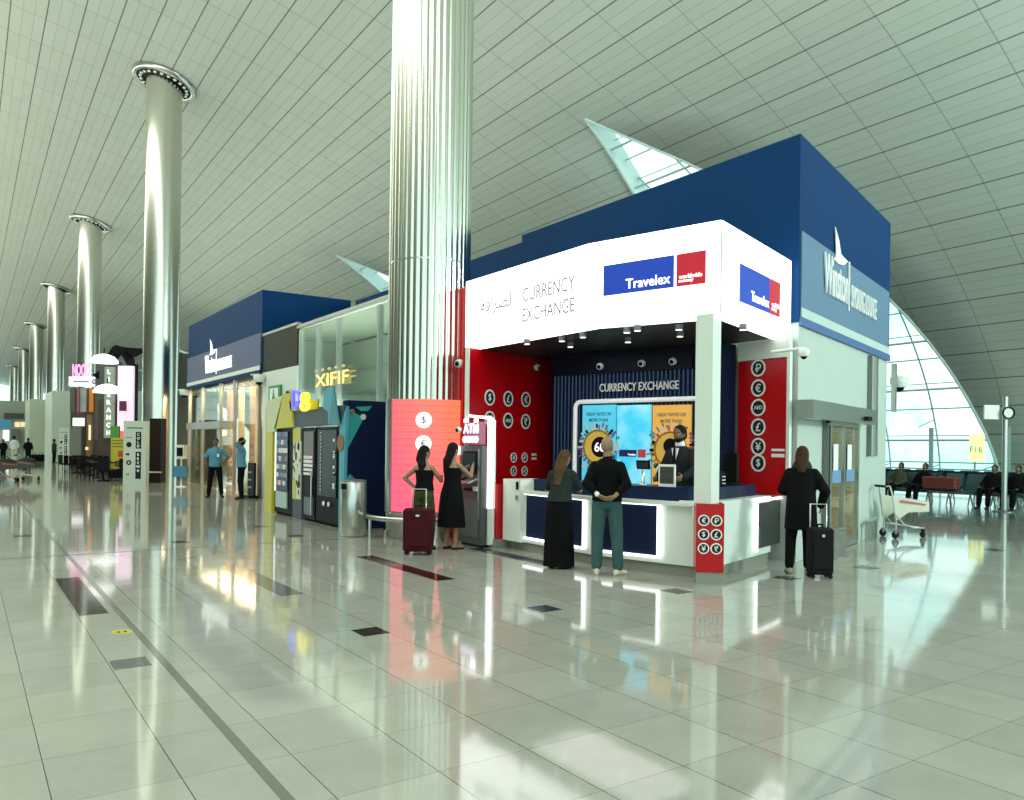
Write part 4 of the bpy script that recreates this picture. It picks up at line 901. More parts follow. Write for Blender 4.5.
b = MB(); b.box((6.9, p.y, .04), (.3, .5, .08), black); b.build('foot', t)
b = MB()
for k in range(3): b.box((6.86, p.y + .05, .75 - k * .22), (.01, .3, .05), lgrey)
b.build('printed_lines', t)
b = MB(); b.prism([(7.0, 37), (9.4, 37), (9.4, 41), (7.0, 41)], 0, 5.5, mat('grey_block', (.12, .13, .11), .5)); solo(b, 'grey_block', 'tall plain grey block between the shiny column and left lounge', 'block')
# small hand-sanitiser / stand
t = thing('brochure_stand', 'little white and blue brochure stand by the far lounge post', 'stand', tuple(G(181, 487)))
p = G(181, 487)
b = MB(); b.lathe((p.x, p.y, 0), [(.16, 0), (.16, .03), (.03, .05), (.03, 1.0)], white, 14); b.build('pole', t)
b = MB(); b.box((p.x, p.y, 1.25), (.3, .3, .5), white, u=(cos(TH), -sin(TH))); b.box((p.x - .08, p.y - .13, 1.25), (.2, .06, .3), black, u=(cos(TH), -sin(TH))); b.build('rack', t)
b = MB(); b.box((p.x, p.y, .55), (.42, .3, .38), mat('stand_blue', (.05, .2, .35), .5), u=(cos(TH), -sin(TH))); b.build('blue_box', t)

# ------------------------------------------------------------------ people
def rotz(a): return Matrix.Rotation(a, 3, 'Z')
def person(name_label, P, head, h=1.72, lean=0., skinm=skin, hair=None, top=None, bottom=None, shoes=None, arms=None, legs=None, hturn=0., htilt=0., face=False, z0=0., detail=1., group=None, female=False, coat=None, sit=False, extras=None):
    """one figure: body (one continuous skin surface) with clothing, hair and shoes as children; local frame faces +Y"""
    s = h / 1.72; a = atan2(-head[0], head[1]); t = thing('person', name_label, 'person', (P[0], P[1], z0), group, a, world=False)
    t['_off'] = (0, 0, 0)
    vox = .0085 * s / detail
    hipz = .92
    def bend(p):
        p = V(p) * s; k = min(1, max(0, (p.z / s - hipz) / .3))
        if lean and k > 0:
            c = V((0, 0, hipz * s)); q = Matrix.Rotation(-lean * k, 3, 'X') @ (p - c); p = c + q
        return p
    hc = V((0, .015, 1.50))
    def hd(p):
        p = V(p); q = rotz(hturn) @ Matrix.Rotation(-htilt, 3, 'X') @ (p - hc) + hc; return bend(q)
    def tor(mb, rings, m, grow=0., n=24):
        R = []
        for z, rx, ry, cy in rings: R.append([bend((0 + (rx + grow) * cos(2 * pi * i / n), cy + (ry + grow) * sin(2 * pi * i / n), z)) for i in range(n)])
        mb.loft(R, m)
    sw = .92 if female else 1.
    TR = [(.84, .150, .105, -.01), (.92, .172 if female else .165, .122, -.015), (1.02, .150 if female else .155, .105, 0), (1.12, .132 if female else .152, .095, .005), (1.22, .155 * sw, .108, .01), (1.32, .172 * sw, .108, .0), (1.375, .150 * sw, .092, -.005), (1.415, .105 * sw, .074, -.005), (1.45, .065, .06, -.005), (1.47, .05, .05, 0)]
    def ellh(mb, c, r, m, n=16, k=11):
        R = []
        for i in range(k):
            q = -pi / 2 + pi * i / (k - 1); R.append([hd((c[0] + r[0] * max(cos(q), .02) * cos(2 * pi * j / n), c[1] + r[1] * max(cos(q), .02) * sin(2 * pi * j / n), c[2] + r[2] * sin(q))) for j in range(n)])
        mb.loft(R, m)
    sh = .158 * (.9 if female else 1.)
    A = arms or {}; body = MB()
    tor(body, TR, skinm)
    body.cap(bend((0, -.005, 1.42)), hd((0, .012, 1.55)), .058 * s * sw, .052 * s * sw, skinm)
    ellh(body, (0, .012, 1.625), (.074, .094, .098), skinm); ellh(body, (0, .045, 1.565), (.054, .058, .058), skinm); ellh(body, (0, .03, 1.585), (.062, .07, .06), skinm)
    ellh(body, (0, .108, 1.598), (.011, .017, .024), skinm, 8, 7)
    for x in (-.075, .075): ellh(body, (x, .005, 1.60), (.010, .018, .030), skinm, 8, 7)
    J = {}
    for side, sx in (('L', -1), ('R', 1)):
        S = bend((sx * sh, -.005, 1.355)); E, Wr, Hd = A.get(side, ((sx * .24, -.02, 1.14), (sx * .25, .06, .90), (0, .15, -1)))
        E, Wr = V(E) * s, V(Wr) * s; Hd = V(Hd).normalized(); J[side] = (S, E, Wr, Hd)
        body.cap(S, E, .047 * s, .037 * s, skinm); body.cap(E, Wr, .037 * s, .025 * s, skinm)
        # hand: palm, four fingers, thumb
        pn = V((-sx, .3, 0)); pn = (pn - Hd * pn.dot(Hd)).normalized(); lat = Hd.cross(pn).normalized()
        if lat.y < 0: lat = -lat
        if detail >= .9:
            R = []
            for f_, w_, th_ in ((0, .024, .016), (.03, .038, .015), (.065, .042, .013), (.09, .038, .010)):
                c = Wr + Hd * f_ * s; R.append([c + lat * w_ * s * cos(2 * pi * i / 14) + pn * th_ * s * sin(2 * pi * i / 14) for i in range(14)])
            body.loft(R, skinm)
            for i in range(4):
                b0 = Wr + Hd * .082 * s + lat * (.030 - .020 * i) * s; L = (.040, .045, .041, .032)[i] * s
                d1 = (Hd + pn * .35).normalized(); b1 = b0 + d1 * L; d2 = (Hd + pn * 1.1).normalized(); b2 = b1 + d2 * L * .75
                body.cap(b0, b1, .0095 * s, .009 * s, skinm, 8); body.cap(b1, b2, .009 * s, .0075 * s, skinm, 8)
            t0 = Wr + Hd * .025 * s + lat * .030 * s; t1 = t0 + (Hd * .6 + lat * .8 + pn * .3).normalized() * .04 * s; t2 = t1 + (Hd * 1. + lat * .3 + pn * .4).normalized() * .03 * s
            body.cap(t0, t1, .012 * s, .010 * s, skinm, 8); body.cap(t1, t2, .010 * s, .008 * s, skinm, 8)
        else: body.cap(Wr, Wr + Hd * .13 * s, .032 * s, .02 * s, skinm)
    Lg = legs or {}; K_ = {}
    for side, sx in (('L', -1), ('R', 1)):
        hip, kn, an_, ft = Lg.get(side, ((sx * .085, -.01, .88), (sx * .095, .015, .48), (sx * .10, -.02, .085), (sx * .25, 1, 0)))
        hip, kn, an_ = V(hip) * s, V(kn) * s, V(an_) * s; ft = V(ft).normalized(); K_[side] = (hip, kn, an_, ft)
        body.cap(hip, kn, .085 * s, .052 * s, skinm); body.cap(kn, kn + (an_ - kn) * .35, .052 * s, .052 * s, skinm); body.cap(kn + (an_ - kn) * .35, an_, .052 * s, .034 * s, skinm)
        body.cap(an_ - ft * .03 * s + V((0, 0, -.045)) * s, an_ + ft * .15 * s + V((0, 0, -.055)) * s, .030 * s, .024 * s, skinm)
    fused(body, vox, 2).build('body', t)
    if top:
        m, sl, bare = top['m'], top.get('sleeve', 1.), top.get('bare', False)
        mb = MB(); g = top.get('grow', .014); lo = top.get('low', .90)
        rr = [r for r in TR if r[0] > lo + .02][:-1]; f0 = ([r for r in TR if r[0] <= lo + .02] or TR[:1])[-1]
        rr = [(lo, f0[1], f0[2], f0[3])] + rr
        if bare: rr = [r for r in rr if r[0] < 1.35]
        tor(mb, rr, m, g)
        for side in 'LR':
            S, E, Wr, Hd = J[side]
            if bare: continue
            mb.cap(S, E if sl >= .5 else S + (E - S) * min(1, sl * 2), (.052 + g * .6) * s, (.046 + g * .5) * s, m)
            if sl > .5: mb.cap(E, E + (Wr - E) * (sl - .5) * 2, (.050 + g * .5) * s, (.037 + g * .4) * s, m)
        if not bare: mb.cap(bend((0, 0, 1.40)), bend((0, 0, 1.45)), .082 * s, .064 * s, m)
        fused(mb, vox * 1.2, 3).build(top.get('name', 'shirt'), t)
    if bottom:
        m, kind = bottom['m'], bottom['kind']; mb = MB()
        if kind == 'trousers':
            tor(mb, [(.83, .145, .10, -.01), (.88, .165, .118, -.015), (.95, .168, .12, -.01), (1.0, .155, .108, -.005)], m, .008)
            for side in 'LR':
                hip, kn, an_, ft = K_[side]; w = bottom.get('wide', 0.)
                mb.cap(hip, kn, .100 * s, (.072 + w) * s, m); mb.cap(kn, an_ + (kn - an_).normalized() * .03 * s, (.070 + w) * s, (.056 + w) * s, m)
            fused(mb, vox * 1.2, 3).build('trousers', t)
        else:
            R = []; n = 48; hem = bottom.get('hem', .05); w = bottom.get('w', .2); tz = bottom.get('top', 1.04)
            for i in range(11):
                f = i / 10; z = tz + (hem - tz) * f; e = f**.6
                rx = .14 * (1 - e) + w * e + (.035 * sin(min(1, f * 4) * pi / 2)); ry = .10 * (1 - e) + (w * .8) * e + .03 * sin(min(1, f * 4) * pi / 2)
                fl = .012 * f
                R.append([V(((rx + fl * sin(9 * 2 * pi * k / n)) * cos(2 * pi * k / n), -.01 + (ry + fl * sin(9 * 2 * pi * k / n)) * sin(2 * pi * k / n), z)) * s for k in range(n)])
            mb.loft(R, m); mb.build(bottom.get('name', 'skirt'), t)
    if coat:
        mb = MB(); m = coat['m']; n = 28; R = []
        for z, rx, ry, cy in ((coat.get('hem', .62), .215, .165, -.01), (.78, .205, .16, -.01), (.95, .195, .15, -.01), (1.1, .185, .14, 0), (1.25, .2, .14, 0), (1.34, .19, .122, 0), (1.40, .135, .10, 0), (1.46, .07, .07, 0)): R.append([bend((rx * cos(2 * pi * i / n), cy + ry * sin(2 * pi * i / n), z)) for i in range(n)])
        mb.loft(R, m)
        for side in 'LR':
            S, E, Wr, Hd = J[side]; mb.cap(S, E, .074 * s, .068 * s, m); mb.cap(E, Wr, .068 * s, .055 * s, m)
        fused(mb, vox * 1.2, 3).build('coat', t)
    if hair:
        mb = MB(); m = hair['m']; L = hair.get('long', 0); 
        if hair.get('cap', True):
            ellh(mb, (0, -.004, 1.642), (.084, .098, .094), m); ellh(mb, (0, -.03, 1.60), (.080, .078, .085), m)
        if L:
            R = []; n = 18
            for i in range(7):
                f = i / 6; z = 1.66 - L * f; w = (.078 + .035 * sin(f * pi * .9)) * (1 - .45 * f); y = -.035 - .05 * min(1, f * 2.2) + .02 * f
                c = hd((0, y, z)) if z > 1.45 else bend((hair.get('side', 0) * f, y - .02, z)); R.append([c + V(((w + .006 * sin(5 * 2 * pi * k / n)) * cos(2 * pi * k / n), .055 * sin(2 * pi * k / n), 0)) * s for k in range(n)])
            mb.loft(R, m)
        if hair.get('bun'): ellh(mb, (0, -.10, 1.68), (.045, .045, .045), m)
        o = fused(mb, vox, 1).build('hair', t)
    if face:
        for x in (-.028, .028):
            mb = MB(); ellh(mb, (x, .091, 1.618), (.013, .008, .008), ink, 10, 7); ellh(mb, (x, .098, 1.618), (.006, .004, .006), inkk, 8, 5); mb.build('eye', t)
            mb = MB(); ellh(mb, (x, .097, 1.637), (.020, .006, .005), hairk, 10, 5); mb.build('eyebrow', t)
        mb = MB(); ellh(mb, (0, .098, 1.562), (.022, .008, .007), mat('lips', (.22, .07, .06), .5), 10, 5); mb.build('mouth', t)
    if hair and hair.get('beard'):
        mb = MB(); ellh(mb, (0, .040, 1.552), (.060, .066, .050), hairk); ellh(mb, (0, .100, 1.575), (.024, .010, .006), hairk, 10, 5); mb.build('beard', t)
    if shoes:
        for side in 'LR':
            hip, kn, an_, ft = K_[side]; mb = MB(); R = []; lat = V((ft.y, -ft.x, 0)); base = V((an_.x, an_.y, 0))
            for f, w, hh in ((-.075, .018, .03), (-.06, .034, .075), (-.02, .038, .085), (.04, .040, .07), (.10, .044, .05), (.155, .036, .038), (.18, .012, .025)):
                hh *= shoes.get('hgt', 1.); zb = an_.z / s - .085
                R.append([(base + ft * f * s + lat * w * s * cos(2 * pi * i / 14) + V((0, 0, (zb + hh / 2 + .004 + hh / 2 * sin(2 * pi * i / 14)) * s))) for i in range(14)])
            mb.loft(R, shoes['m']); o = mb.build('shoe', t)
            mb = MB(); R = []
            for z in (0, .016):
                R.append([base + ft * (.052 + .128 * cos(2 * pi * i / 20)) * s + lat * .044 * sin(2 * pi * i / 20) * s + V((0, 0, (an_.z / s - .085 + z) * s)) for i in range(20)])
            mb.loft(R, shoes.get('sole', black), smooth=False); mb.build('sole', o)
    if extras: extras(t, s, bend, hd, J, K_)
    return t
def fabric(name, c, var=.2, scale=30, bump=.25): return mat(name, c, .9, var=var, scale=scale, bump=bump, spec=.08)
def hgt(p, px, py): return zat(p, px, py)
fblack = fabric('fabric_black', (.005, .005, .006)); fjean = fabric('jeans_teal', (.05, .105, .105)); fnavy = fabric('fabric_navy', (.012, .014, .03)); polo = fabric('polo_blue', (.10, .27, .38)); folive = fabric('top_olive_black', (.02, .028, .026))
wsh = mat('shoe_white', (.62, .58, .48), .5); ssk = mat('shoe_sole', (.35, .27, .15), .6); bsh = mat('shoe_black', (.012, .012, .012), .4)
# man at the counter
mp = V((6.68, 7.56, 0)); hm = hgt(mp, 606, 437)
def wrist(t, s, bend, hd, J, K_):
    b = MB(); S, E, Wr, Hd = J['L']; d = (Wr - E).normalized(); b.cap(Wr - d * .03, Wr - d * .012, .031, .031, ink); b.build('wristband', t)
person('bald man in black sweater and teal jeans with hands clasped behind back', mp, (.70, .72), h=hm, skinm=skin, top=dict(m=fblack, sleeve=.8, name='sweater', grow=.026, low=.92), bottom=dict(m=fjean, kind='trousers', wide=.012), shoes=dict(m=wsh, sole=ssk),
       arms=dict(L=((-.245, -.11, 1.14), (-.10, -.205, 1.00), (.8, -.05, -.35)), R=((.245, -.11, 1.14), (.10, -.215, .99), (-.8, -.06, -.3))), hturn=-.5, htilt=-.1, extras=wrist,
       legs=dict(L=((-.09, -.01, .88), (-.115, .03, .48), (-.12, 0, .085), (-.1, 1, 0)), R=((.09, -.01, .88), (.125, .0, .48), (.15, -.03, .085), (.55, .85, 0))))
# woman leaning on the counter
wp = V((6.50, 8.30, 0))
person('long-haired woman in black maxi skirt leaning on the exchange counter', wp, (.80, .60), h=1.60, lean=.36, skinm=skin, hair=dict(m=mat('hair_dark_blond', (.075, .042, .016), .7, var=.8, scale=25, bump=.6, spec=.15), long=.50, side=-.03), top=dict(m=folive, sleeve=.42, name='blouse', grow=.022, low=.94), bottom=dict(m=fblack, kind='skirt', hem=.03, w=.185), shoes=dict(m=bsh),
       arms=dict(L=((-.24, .2, 1.1), (-.12, .40, 1.08), (.5, .8, .0)), R=((.26, .16, 1.10), (.20, .40, 1.09), (-.3, .9, .0))), hturn=-.3, htilt=.15, female=True)
# clerk
cp = V((8.15, 7.72, 0)); hc_ = hgt(cp, 678, 426) - .1
b = MB(); b.prism([(7.6, 10.4), (7.55, 8.4), (7.95, 7.15), (9.3, 7.6), (9.0, 9.2), (8.4, 10.8)], 0, .1, stone); solo(b, 'kiosk_floor', 'low raised platform behind the exchange counter', 'platform')
def suit(t, s, bend, hd, J, K_):
    b = MB(); b.plate([bend((-.05, .135, 1.43)), bend((.05, .135, 1.43)), bend((.0, .145, 1.2))], (0, 1, .1), .02, ink); b.build('shirt_front', t)
    b = MB(); b.plate([bend((-.014, .15, 1.43)), bend((.014, .15, 1.43)), bend((.02, .155, 1.25)), bend((0, .155, 1.22)), bend((-.02, .155, 1.25))], (0, 1, .1), .012, black); b.build('tie', t)
    b = MB(); b.cap(bend((0, .0, 1.47)), bend((0, .01, 1.49)), .066 * s, .064 * s, ink); b.build('collar', t)
person('bearded clerk in dark suit and tie standing behind the counter', cp, (-.97, -.20), h=hc_, skinm=skind, hair=dict(m=hairk, beard=True), top=dict(m=fabric('suit_grey', (.018, .020, .021)), sleeve=1., name='suit_jacket', grow=.024, low=.80), bottom=dict(m=fblack, kind='trousers'), shoes=dict(m=bsh), face=True, z0=.1,
       arms=dict(L=((-.26, .05, 1.15), (-.2, .24, 1.05), (.2, 1, -.1)), R=((.25, .02, 1.15), (.2, .22, 1.03), (0, 1, -.1))), htilt=.12, extras=suit)
# person in the black coat on the right
pp = V((8.93, 6.34, 0)); hp = hgt(pp, 806, 450)
def scarf(t, s, bend, hd, J, K_):
    b = MB(); R = []; n = 22
    for i, (z, r) in enumerate(((1.42, .13), (1.46, .12), (1.50, .10), (1.53, .085))): R.append([bend(((r + .008 * sin(4 * 2 * pi * k / n + i)) * cos(2 * pi * k / n), r * .9 * sin(2 * pi * k / n), z)) for k in range(n)])
    b.loft(R, fabric('scarf_dark', (.03, .032, .03))); b.build('scarf', t)
person('person in a long black coat with dark scarf seen from behind at right', pp, (.85, .52), h=hp * 1.03, lean=.13, skinm=skin, hair=dict(m=hairb, long=.30), coat=dict(m=fblack, hem=.60), bottom=dict(m=fblack, kind='trousers', wide=.005), shoes=dict(m=mat('shoe_grey', (.25, .24, .2), .6), sole=bsh),
       arms=dict(L=((-.25, .04, 1.12), (-.2, .28, 1.08), (.1, 1, 0)), R=((.30, .02, 1.12), (.24, .22, .92), (0, .6, -.8))), extras=scarf, htilt=.15,
       legs=dict(L=((-.09, -.01, .88), (-.13, .03, .48), (-.14, -.04, .085), (-.3, 1, 0)), R=((.09, -.01, .88), (.09, .05, .48), (.09, .05, .085), (.2, 1, 0))))
def suitcase(label, P, u, w, d, h, m, hz=.95, cat='suitcase'):
    P = V(P); u = V((u[0], u[1], 0)).normalized(); n = V((u.y, -u.x, 0)); t = thing('suitcase', label, cat, P)
    b = MB(); b.rbox(P + Z * (h / 2 + .05), (w, d, h), m, u=u[:2], r=.045); b.build('shell', t)
    b = MB()
    b.frame(P + Z * (.05 + h * .45) + n * (d / 2 + .012), u, Z, n, (w * .82, h * .62, .03), m); b.build('front_pocket', t)
    b = MB(); b.frame(P + Z * (h * .93) + n * (d / 2 + .006), u, Z, n, (w * .12, .03, .012), steel); b.build('badge', t)
    b = MB(); b.tube([P - u * w * .12 + Z * (h + .04), P - u * w * .1 + Z * (h + .09), P + u * w * .1 + Z * (h + .09), P + u * w * .12 + Z * (h + .04)], .012, black, 8); b.build('carry_handle', t)
    b = MB()
    if hz: b.tube([P - u * .1 + Z * h - n * d * .3, P - u * .1 + Z * hz - n * d * .3, P + u * .1 + Z * hz - n * d * .3, P + u * .1 + Z * h - n * d * .3], .011, steel, 8); b.build('pull_handle', t)
    for a in (-1, 1):
        for c in (-1, 1):
            q = P + u * a * w * .38 + n * c * d * .32; b = MB(); b.lathe(q + Z * .028 - n * .015, [(.02, 0), (.028, .005), (.028, .025), (.02, .03)], rubber, 12, n); b.box(q + Z * .048, (.03, .03, .03), black); b.build('wheel', t)
    return t
suitcase('black suitcase standing right behind the coat wearer\'s right leg', (8.84, 6.00, 0), (cos(TH), -sin(TH)), .29, .22, .58, fabric('case_black', (.012, .012, .014)), .92)
# two women at the cash machine
dwp = V((6.02, 10.50, 0)); hw_ = hgt(dwp, 452, 443)
sk_t = fabric('skirt_print', (.05, .05, .02), .9, 22)
person('woman in sleeveless black dress pressing the cash machine', V((6.24, 10.66, 0)), (.95, .30), h=hw_, skinm=skin, hair=dict(m=hairk, long=.42, side=-.05), top=dict(m=fblack, bare=True, name='dress_top', grow=.02, low=.95), bottom=dict(m=fblack, kind='skirt', hem=.36, w=.21, name='dress_skirt'), shoes=dict(m=bsh, hgt=.45),
       arms=dict(L=((-.2, .2, 1.22), (-.06, .36, 1.30), (.3, .9, .3)), R=((.20, .22, 1.18), (.10, .40, 1.36), (0, .8, .5))), female=True, htilt=.05)
person('woman in patterned wide trousers with hand on hip beside red suitcase', V((5.86, 10.86, 0)), (.86, .5), h=hgt(V((5.86, 10.86, 0)), 430, 446), skinm=skin, hair=dict(m=hairk, long=.36), top=dict(m=fblack, bare=True, name='camisole', grow=.018, low=.98), bottom=dict(m=sk_t, kind='trousers', wide=.04), shoes=dict(m=bsh, hgt=.5),
       arms=dict(L=((-.33, -.1, 1.18), (-.17, -.02, 1.02), (.6, .3, -.6)), R=((.22, .18, 1.14), (.08, .34, 1.18), (.1, .9, .2))), female=True, hturn=-.5)
suitcase('burgundy fabric suitcase standing in front of the pink screen', (5.50, 10.36, 0), (cos(TH), -sin(TH)), .43, .26, .62, fabric('case_burgundy', (.055, .008, .012), .15, 40), .95)
# staff by the left lounge
def badge(t, s, bend, hd, J, K_):
    b = MB(); b.box(V((-.08, .14, 1.22)) * s, (.06, .02, .09), ink); b.build('name_badge', t)
    b = MB(); b.tube([V((-.06, .10, 1.46)) * s, V((-.08, .14, 1.27)) * s], .006, inkk, 6); b.build('lanyard', t)
person('man in light blue polo facing the camera with hands on hips', (6.09, 24.12, 0), (-.30, -.95), h=1.72, skinm=skind, hair=dict(m=hairk), top=dict(m=polo, sleeve=.42, name='polo_shirt', grow=.022, low=.88), bottom=dict(m=fblack, kind='trousers', wide=.004), shoes=dict(m=bsh), face=True, detail=.9,
       arms=dict(L=((-.36, -.06, 1.18), (-.19, .06, 1.0), (.6, .4, -.5)), R=((.30, -.03, 1.14), (.24, .05, .92), (0, .3, -1))), extras=badge, legs=dict(L=((-.09, -.01, .88), (-.14, .015, .48), (-.18, -.02, .085), (-.4, 1, 0)), R=((.09, -.01, .88), (.14, .015, .48), (.18, -.02, .085), (.4, 1, 0))))
person('man in blue and navy polo with both hands raised behind his head', (6.56, 23.15, 0), (-.88, .30), h=1.74, skinm=skind, hair=dict(m=hairk), top=dict(m=polo, sleeve=.42, name='polo_shirt', grow=.022, low=.88), bottom=dict(m=fblack, kind='trousers', wide=.01), shoes=dict(m=bsh), detail=.9,
       arms=dict(L=((-.30, .12, 1.55), (-.10, -.04, 1.62), (.7, -.7, .1)), R=((.32, .10, 1.55), (.10, -.04, 1.62), (-.7, -.7, .1))))
# far figures
def far(label, P, head, h, topm, botm, hairm=hairk): person(label, P, head, h=h, skinm=skind, hair=dict(m=hairm), top=dict(m=topm, sleeve=.8, grow=.03, low=.85), bottom=dict(m=botm, kind='trousers', wide=.01), shoes=dict(m=bsh), detail=.45)
p = G(14, 463); far('distant man walking in white shirt and pale trousers at far left', p, (.1, 1), hgt(p, 14, 436), mat('shirt_white', (.55, .6, .58), .7), mat('trouser_pale', (.5, .5, .38), .7))
p = G(28, 463); far('distant dark-clothed figure just right of the white-shirted man', p, (.2, 1), hgt(p, 28, 438), fblack, fblack)
p = G(54, 463); far('distant dark-clothed figure standing by the pale far wall', p, (.9, .3), hgt(p, 54, 439), fabric('jacket_olive', (.03, .04, .03)), fblack)
p = G(3, 462); far('distant dark-clothed figure at the extreme left edge', p, (-.2, 1), hgt(p, 3, 439), fblack, fblack)
for px, l in ((34.5, 'small dark bag on the floor right of the dark distant figure'), (41, 'dark suitcase on the floor against the pale far wall')):
    p = G(px, 462); b = MB(); b.rbox((p.x, p.y, .28), (.42, .3, .55), fblack, u=(cos(TH), -sin(TH)), r=.08); t = thing('travel_bag', l, 'bag', (p.x, p.y, 0)); b.build('body', t)
    b = MB(); b.tube([(p.x - .12, p.y, .54), (p.x - .08, p.y, .68), (p.x + .08, p.y - .05, .68), (p.x + .12, p.y - .07, .54)], .02, black, 6); b.build('handle', t)

# ------------------------------------------------------------------ baggage trolley, bumper rail
def trolley(label, P, hx, load=None, grp=None, pm_=None):
    P = V(P); a = atan2(hx[1], hx[0]); t = thing('baggage_trolley', label, 'trolley', P, grp, a, world=False); t['_off'] = (0, 0, 0)
    fr = mat('trolley_steel', (.5, .52, .5), .35, .9); pn_ = pm_ or mat('trolley_panel', (.62, .62, .5), .45, var=.1, scale=5)
    for sy in (-1, 1):
        y = sy * .24
        MB().tube([(-.42, y * .9, 1.0), (-.38, y, .85), (-.33, y, .55), (-.28, y, .30), (-.30, y, .12)], .016, fr, 8).build('side_tube', t)
        MB().tube([(-.33, y, .50), (-.12, y, .27), (.15, y * .8, .20), (.42, y * .35, .19)], .016, fr, 8).build('deck_tube', t)
        MB().plate([(-.36, y * 1.02, .82), (.42, y * .98, .70), (.40, y * .98, .52), (-.02, y, .50), (-.25, y, .36), (-.31, y, .36)], (0, sy, 0), .02, pn_).build('side_panel', t)
        MB().plate([(-.20, y * 1.1, .74), (.34, y * 1.07, .665), (.34, y * 1.07, .64), (-.2, y * 1.1, .69)], (0, sy, 0), .01, mat('panel_pink', (.45, .12, .12), .5)).build('advert_strip', t)
        q = MB(); q.lathe((-.30, y - .015, .075), [(.02, 0), (.075, .005), (.075, .03), (.02, .035)], rubber, 18, (0, 1, 0)); q.box((-.30, y, .13), (.05, .05, .08), darksteel); q.build('wheel', t)
    MB().tube([(-.50, -.20, .99), (-.50, .20, .99)], .024, black, 10).build('handlebar', t)
    MB().tube([(-.50, -.20, .99), (-.42, -.216, 1.0)], .016, fr, 8).build('handle_arm', t); MB().tube([(-.50, .20, .99), (-.42, .216, 1.0)], .016, fr, 8).build('handle_arm', t)
    MB().box((.42, 0, .615), (.03, .46, .20), pn_).build('front_panel', t)
    q = MB()
    for y in (-.14, 0, .14): q.tube([(-.30, y, .27), (.40, y * .4, .19)], .010, fr, 6)
    q.build('deck_bars', t)
    q = MB(); q.lathe((.44, -.015, .06), [(.02, 0), (.06, .005), (.06, .03), (.02, .035)], rubber, 18, (0, 1, 0)); q.box((.44, 0, .13), (.05, .06, .1), black); q.build('front_wheel', t)
    return t
pt = (G(881, 538) + G(909, 533)) / 2 + rn * .18 - r_ * .28
tr = trolley('empty baggage trolley with cream side panels beside the white lounge wall', pt, (.86, -.5)); tr.scale = (.88, .88, .96)
b = MB(); q0, q1 = rp_(3.6, .14), rp_(4.15, .14)
b.tube([q0 + Z * .32, q1 + Z * .36], .035, steel, 10)
for q in (q0 + r_ * .12, q1 - r_ * .12): b.box((q.x, q.y, .16), (.09, .09, .32), steel, u=r_[:2])
solo(b, 'wall_bumper_rail', 'low steel bumper rail at the foot of the white lounge wall', 'rail')
b = MB(); q0, q1 = rp_(.55, .35), rp_(1.2, .35); b.tube([q0 + Z * .42, q1 + Z * .42], .035, steel, 10)
for q in (q0 + r_ * .1, q1 - r_ * .1): b.box((q.x, q.y, .2), (.09, .09, .4), steel, u=r_[:2])
solo(b, 'door_bumper_rail', 'low steel bumper rail left of the sliding door behind the coat wearer', 'rail')
# loaded trolleys far left
for (x, y, dx, l) in ((1.3, 35.2, (.9, .3), 'loaded baggage trolley at left edge, the nearer of two'), (2.1, 36.8, (.8, -.5), 'loaded baggage trolley at left edge, the farther of two')):
    trolley(l, (x, y, 0), dx, pm_=mat('trolley_dark', (.06, .065, .06), .5))
    p = V((x, y, .62)); t = thing('duffel_bag', 'dark duffel bag lying on the %s trolley at left edge' % ('nearer' if x < 2 else 'farther'), 'bag', p)
    b = MB(); b.ell(p + Z * .12, (.36, .2, .17), fabric('bag_dark', (.03, .035, .035)), 16, 9, rotz(atan2(dx[1], dx[0]))); b.build('body', t)
    b = MB(); b.tube([p + V((-.1, 0, .27)), p + V((-.05, 0, .36)), p + V((.07, 0, .36)), p + V((.12, 0, .27))], .015, black, 6); b.build('strap', t)

# ------------------------------------------------------------------ gate seats at right
seatm = mat('seat_teal', (.035, .09, .105), .4); seatk = mat('seat_dark', (.02, .03, .033), .45)
def seat_unit():
    t = thing('waiting_chair', 'x', 'chair', (0, 0, 0), 'row of dark teal gate seats', 0, world=False); t['_off'] = (0, 0, 0)   # faces -X
    b = MB(); b.loft([[V((x, y, z + dz)) for x, z in ((-.26, .44), (-.22, .47), (.20, .42), (.22, .39), (-.22, .42))] for y, dz in ((-.26, 0), (.26, 0))], seatm, smooth=False); b.build('seat', t)
    b = MB(); b.loft([[V((x, y, z)) for x, z in ((.18, .42), (.24, .42), (.46, .98), (.42, 1.0), (.36, .90))] for y in (-.25, .25)], seatm, smooth=False); b.build('backrest', t)
    b = MB(); b.loft([[V((x, y, z)) for x, z in ((.36, .88), (.44, .88), (.47, 1.0), (.42, 1.02))] for y in (-.252, .252)], seatk, smooth=False); b.build('headrest', t)
    for y in (-.29, .29): MB().tube([(-.18, y, .60), (.22, y, .60), (.26, y, .42)], .018, steel, 8).build('armrest', t)
    b = MB(); b.tube([(-.14, 0, .02), (0, 0, .36), (.16, 0, .02)], .022, steel, 8); b.build('leg', t)
    b = MB(); b.box((0, 0, .37), (.06, .60, .05), steel); b.build('beam', t)
    return t
proto = seat_unit(); ys = [14.6, 13.98, 13.36, 12.74, 12.12, 11.5, 10.88, 10.26, 9.64, 9.02]
for i, y in enumerate(ys):
    o = proto if i == 0 else dup(proto); o.location = (24.2, y, 0); o['label'] = 'dark teal reclined gate seat in the front row before the glass'
for i, y in enumerate([15.0, 14.3, 13.6, 12.9, 12.2, 11.5, 10.8, 10.1]):
    o = dup(proto); o.location = (26.0, y, 0); o.rotation_euler = (0, 0, pi); o['label'] = 'dark gate seat of the second row seen behind the front row'; o['group'] = 'second row of gate seats'
redm = mat('bag_red', (.18, .03, .03), .6)
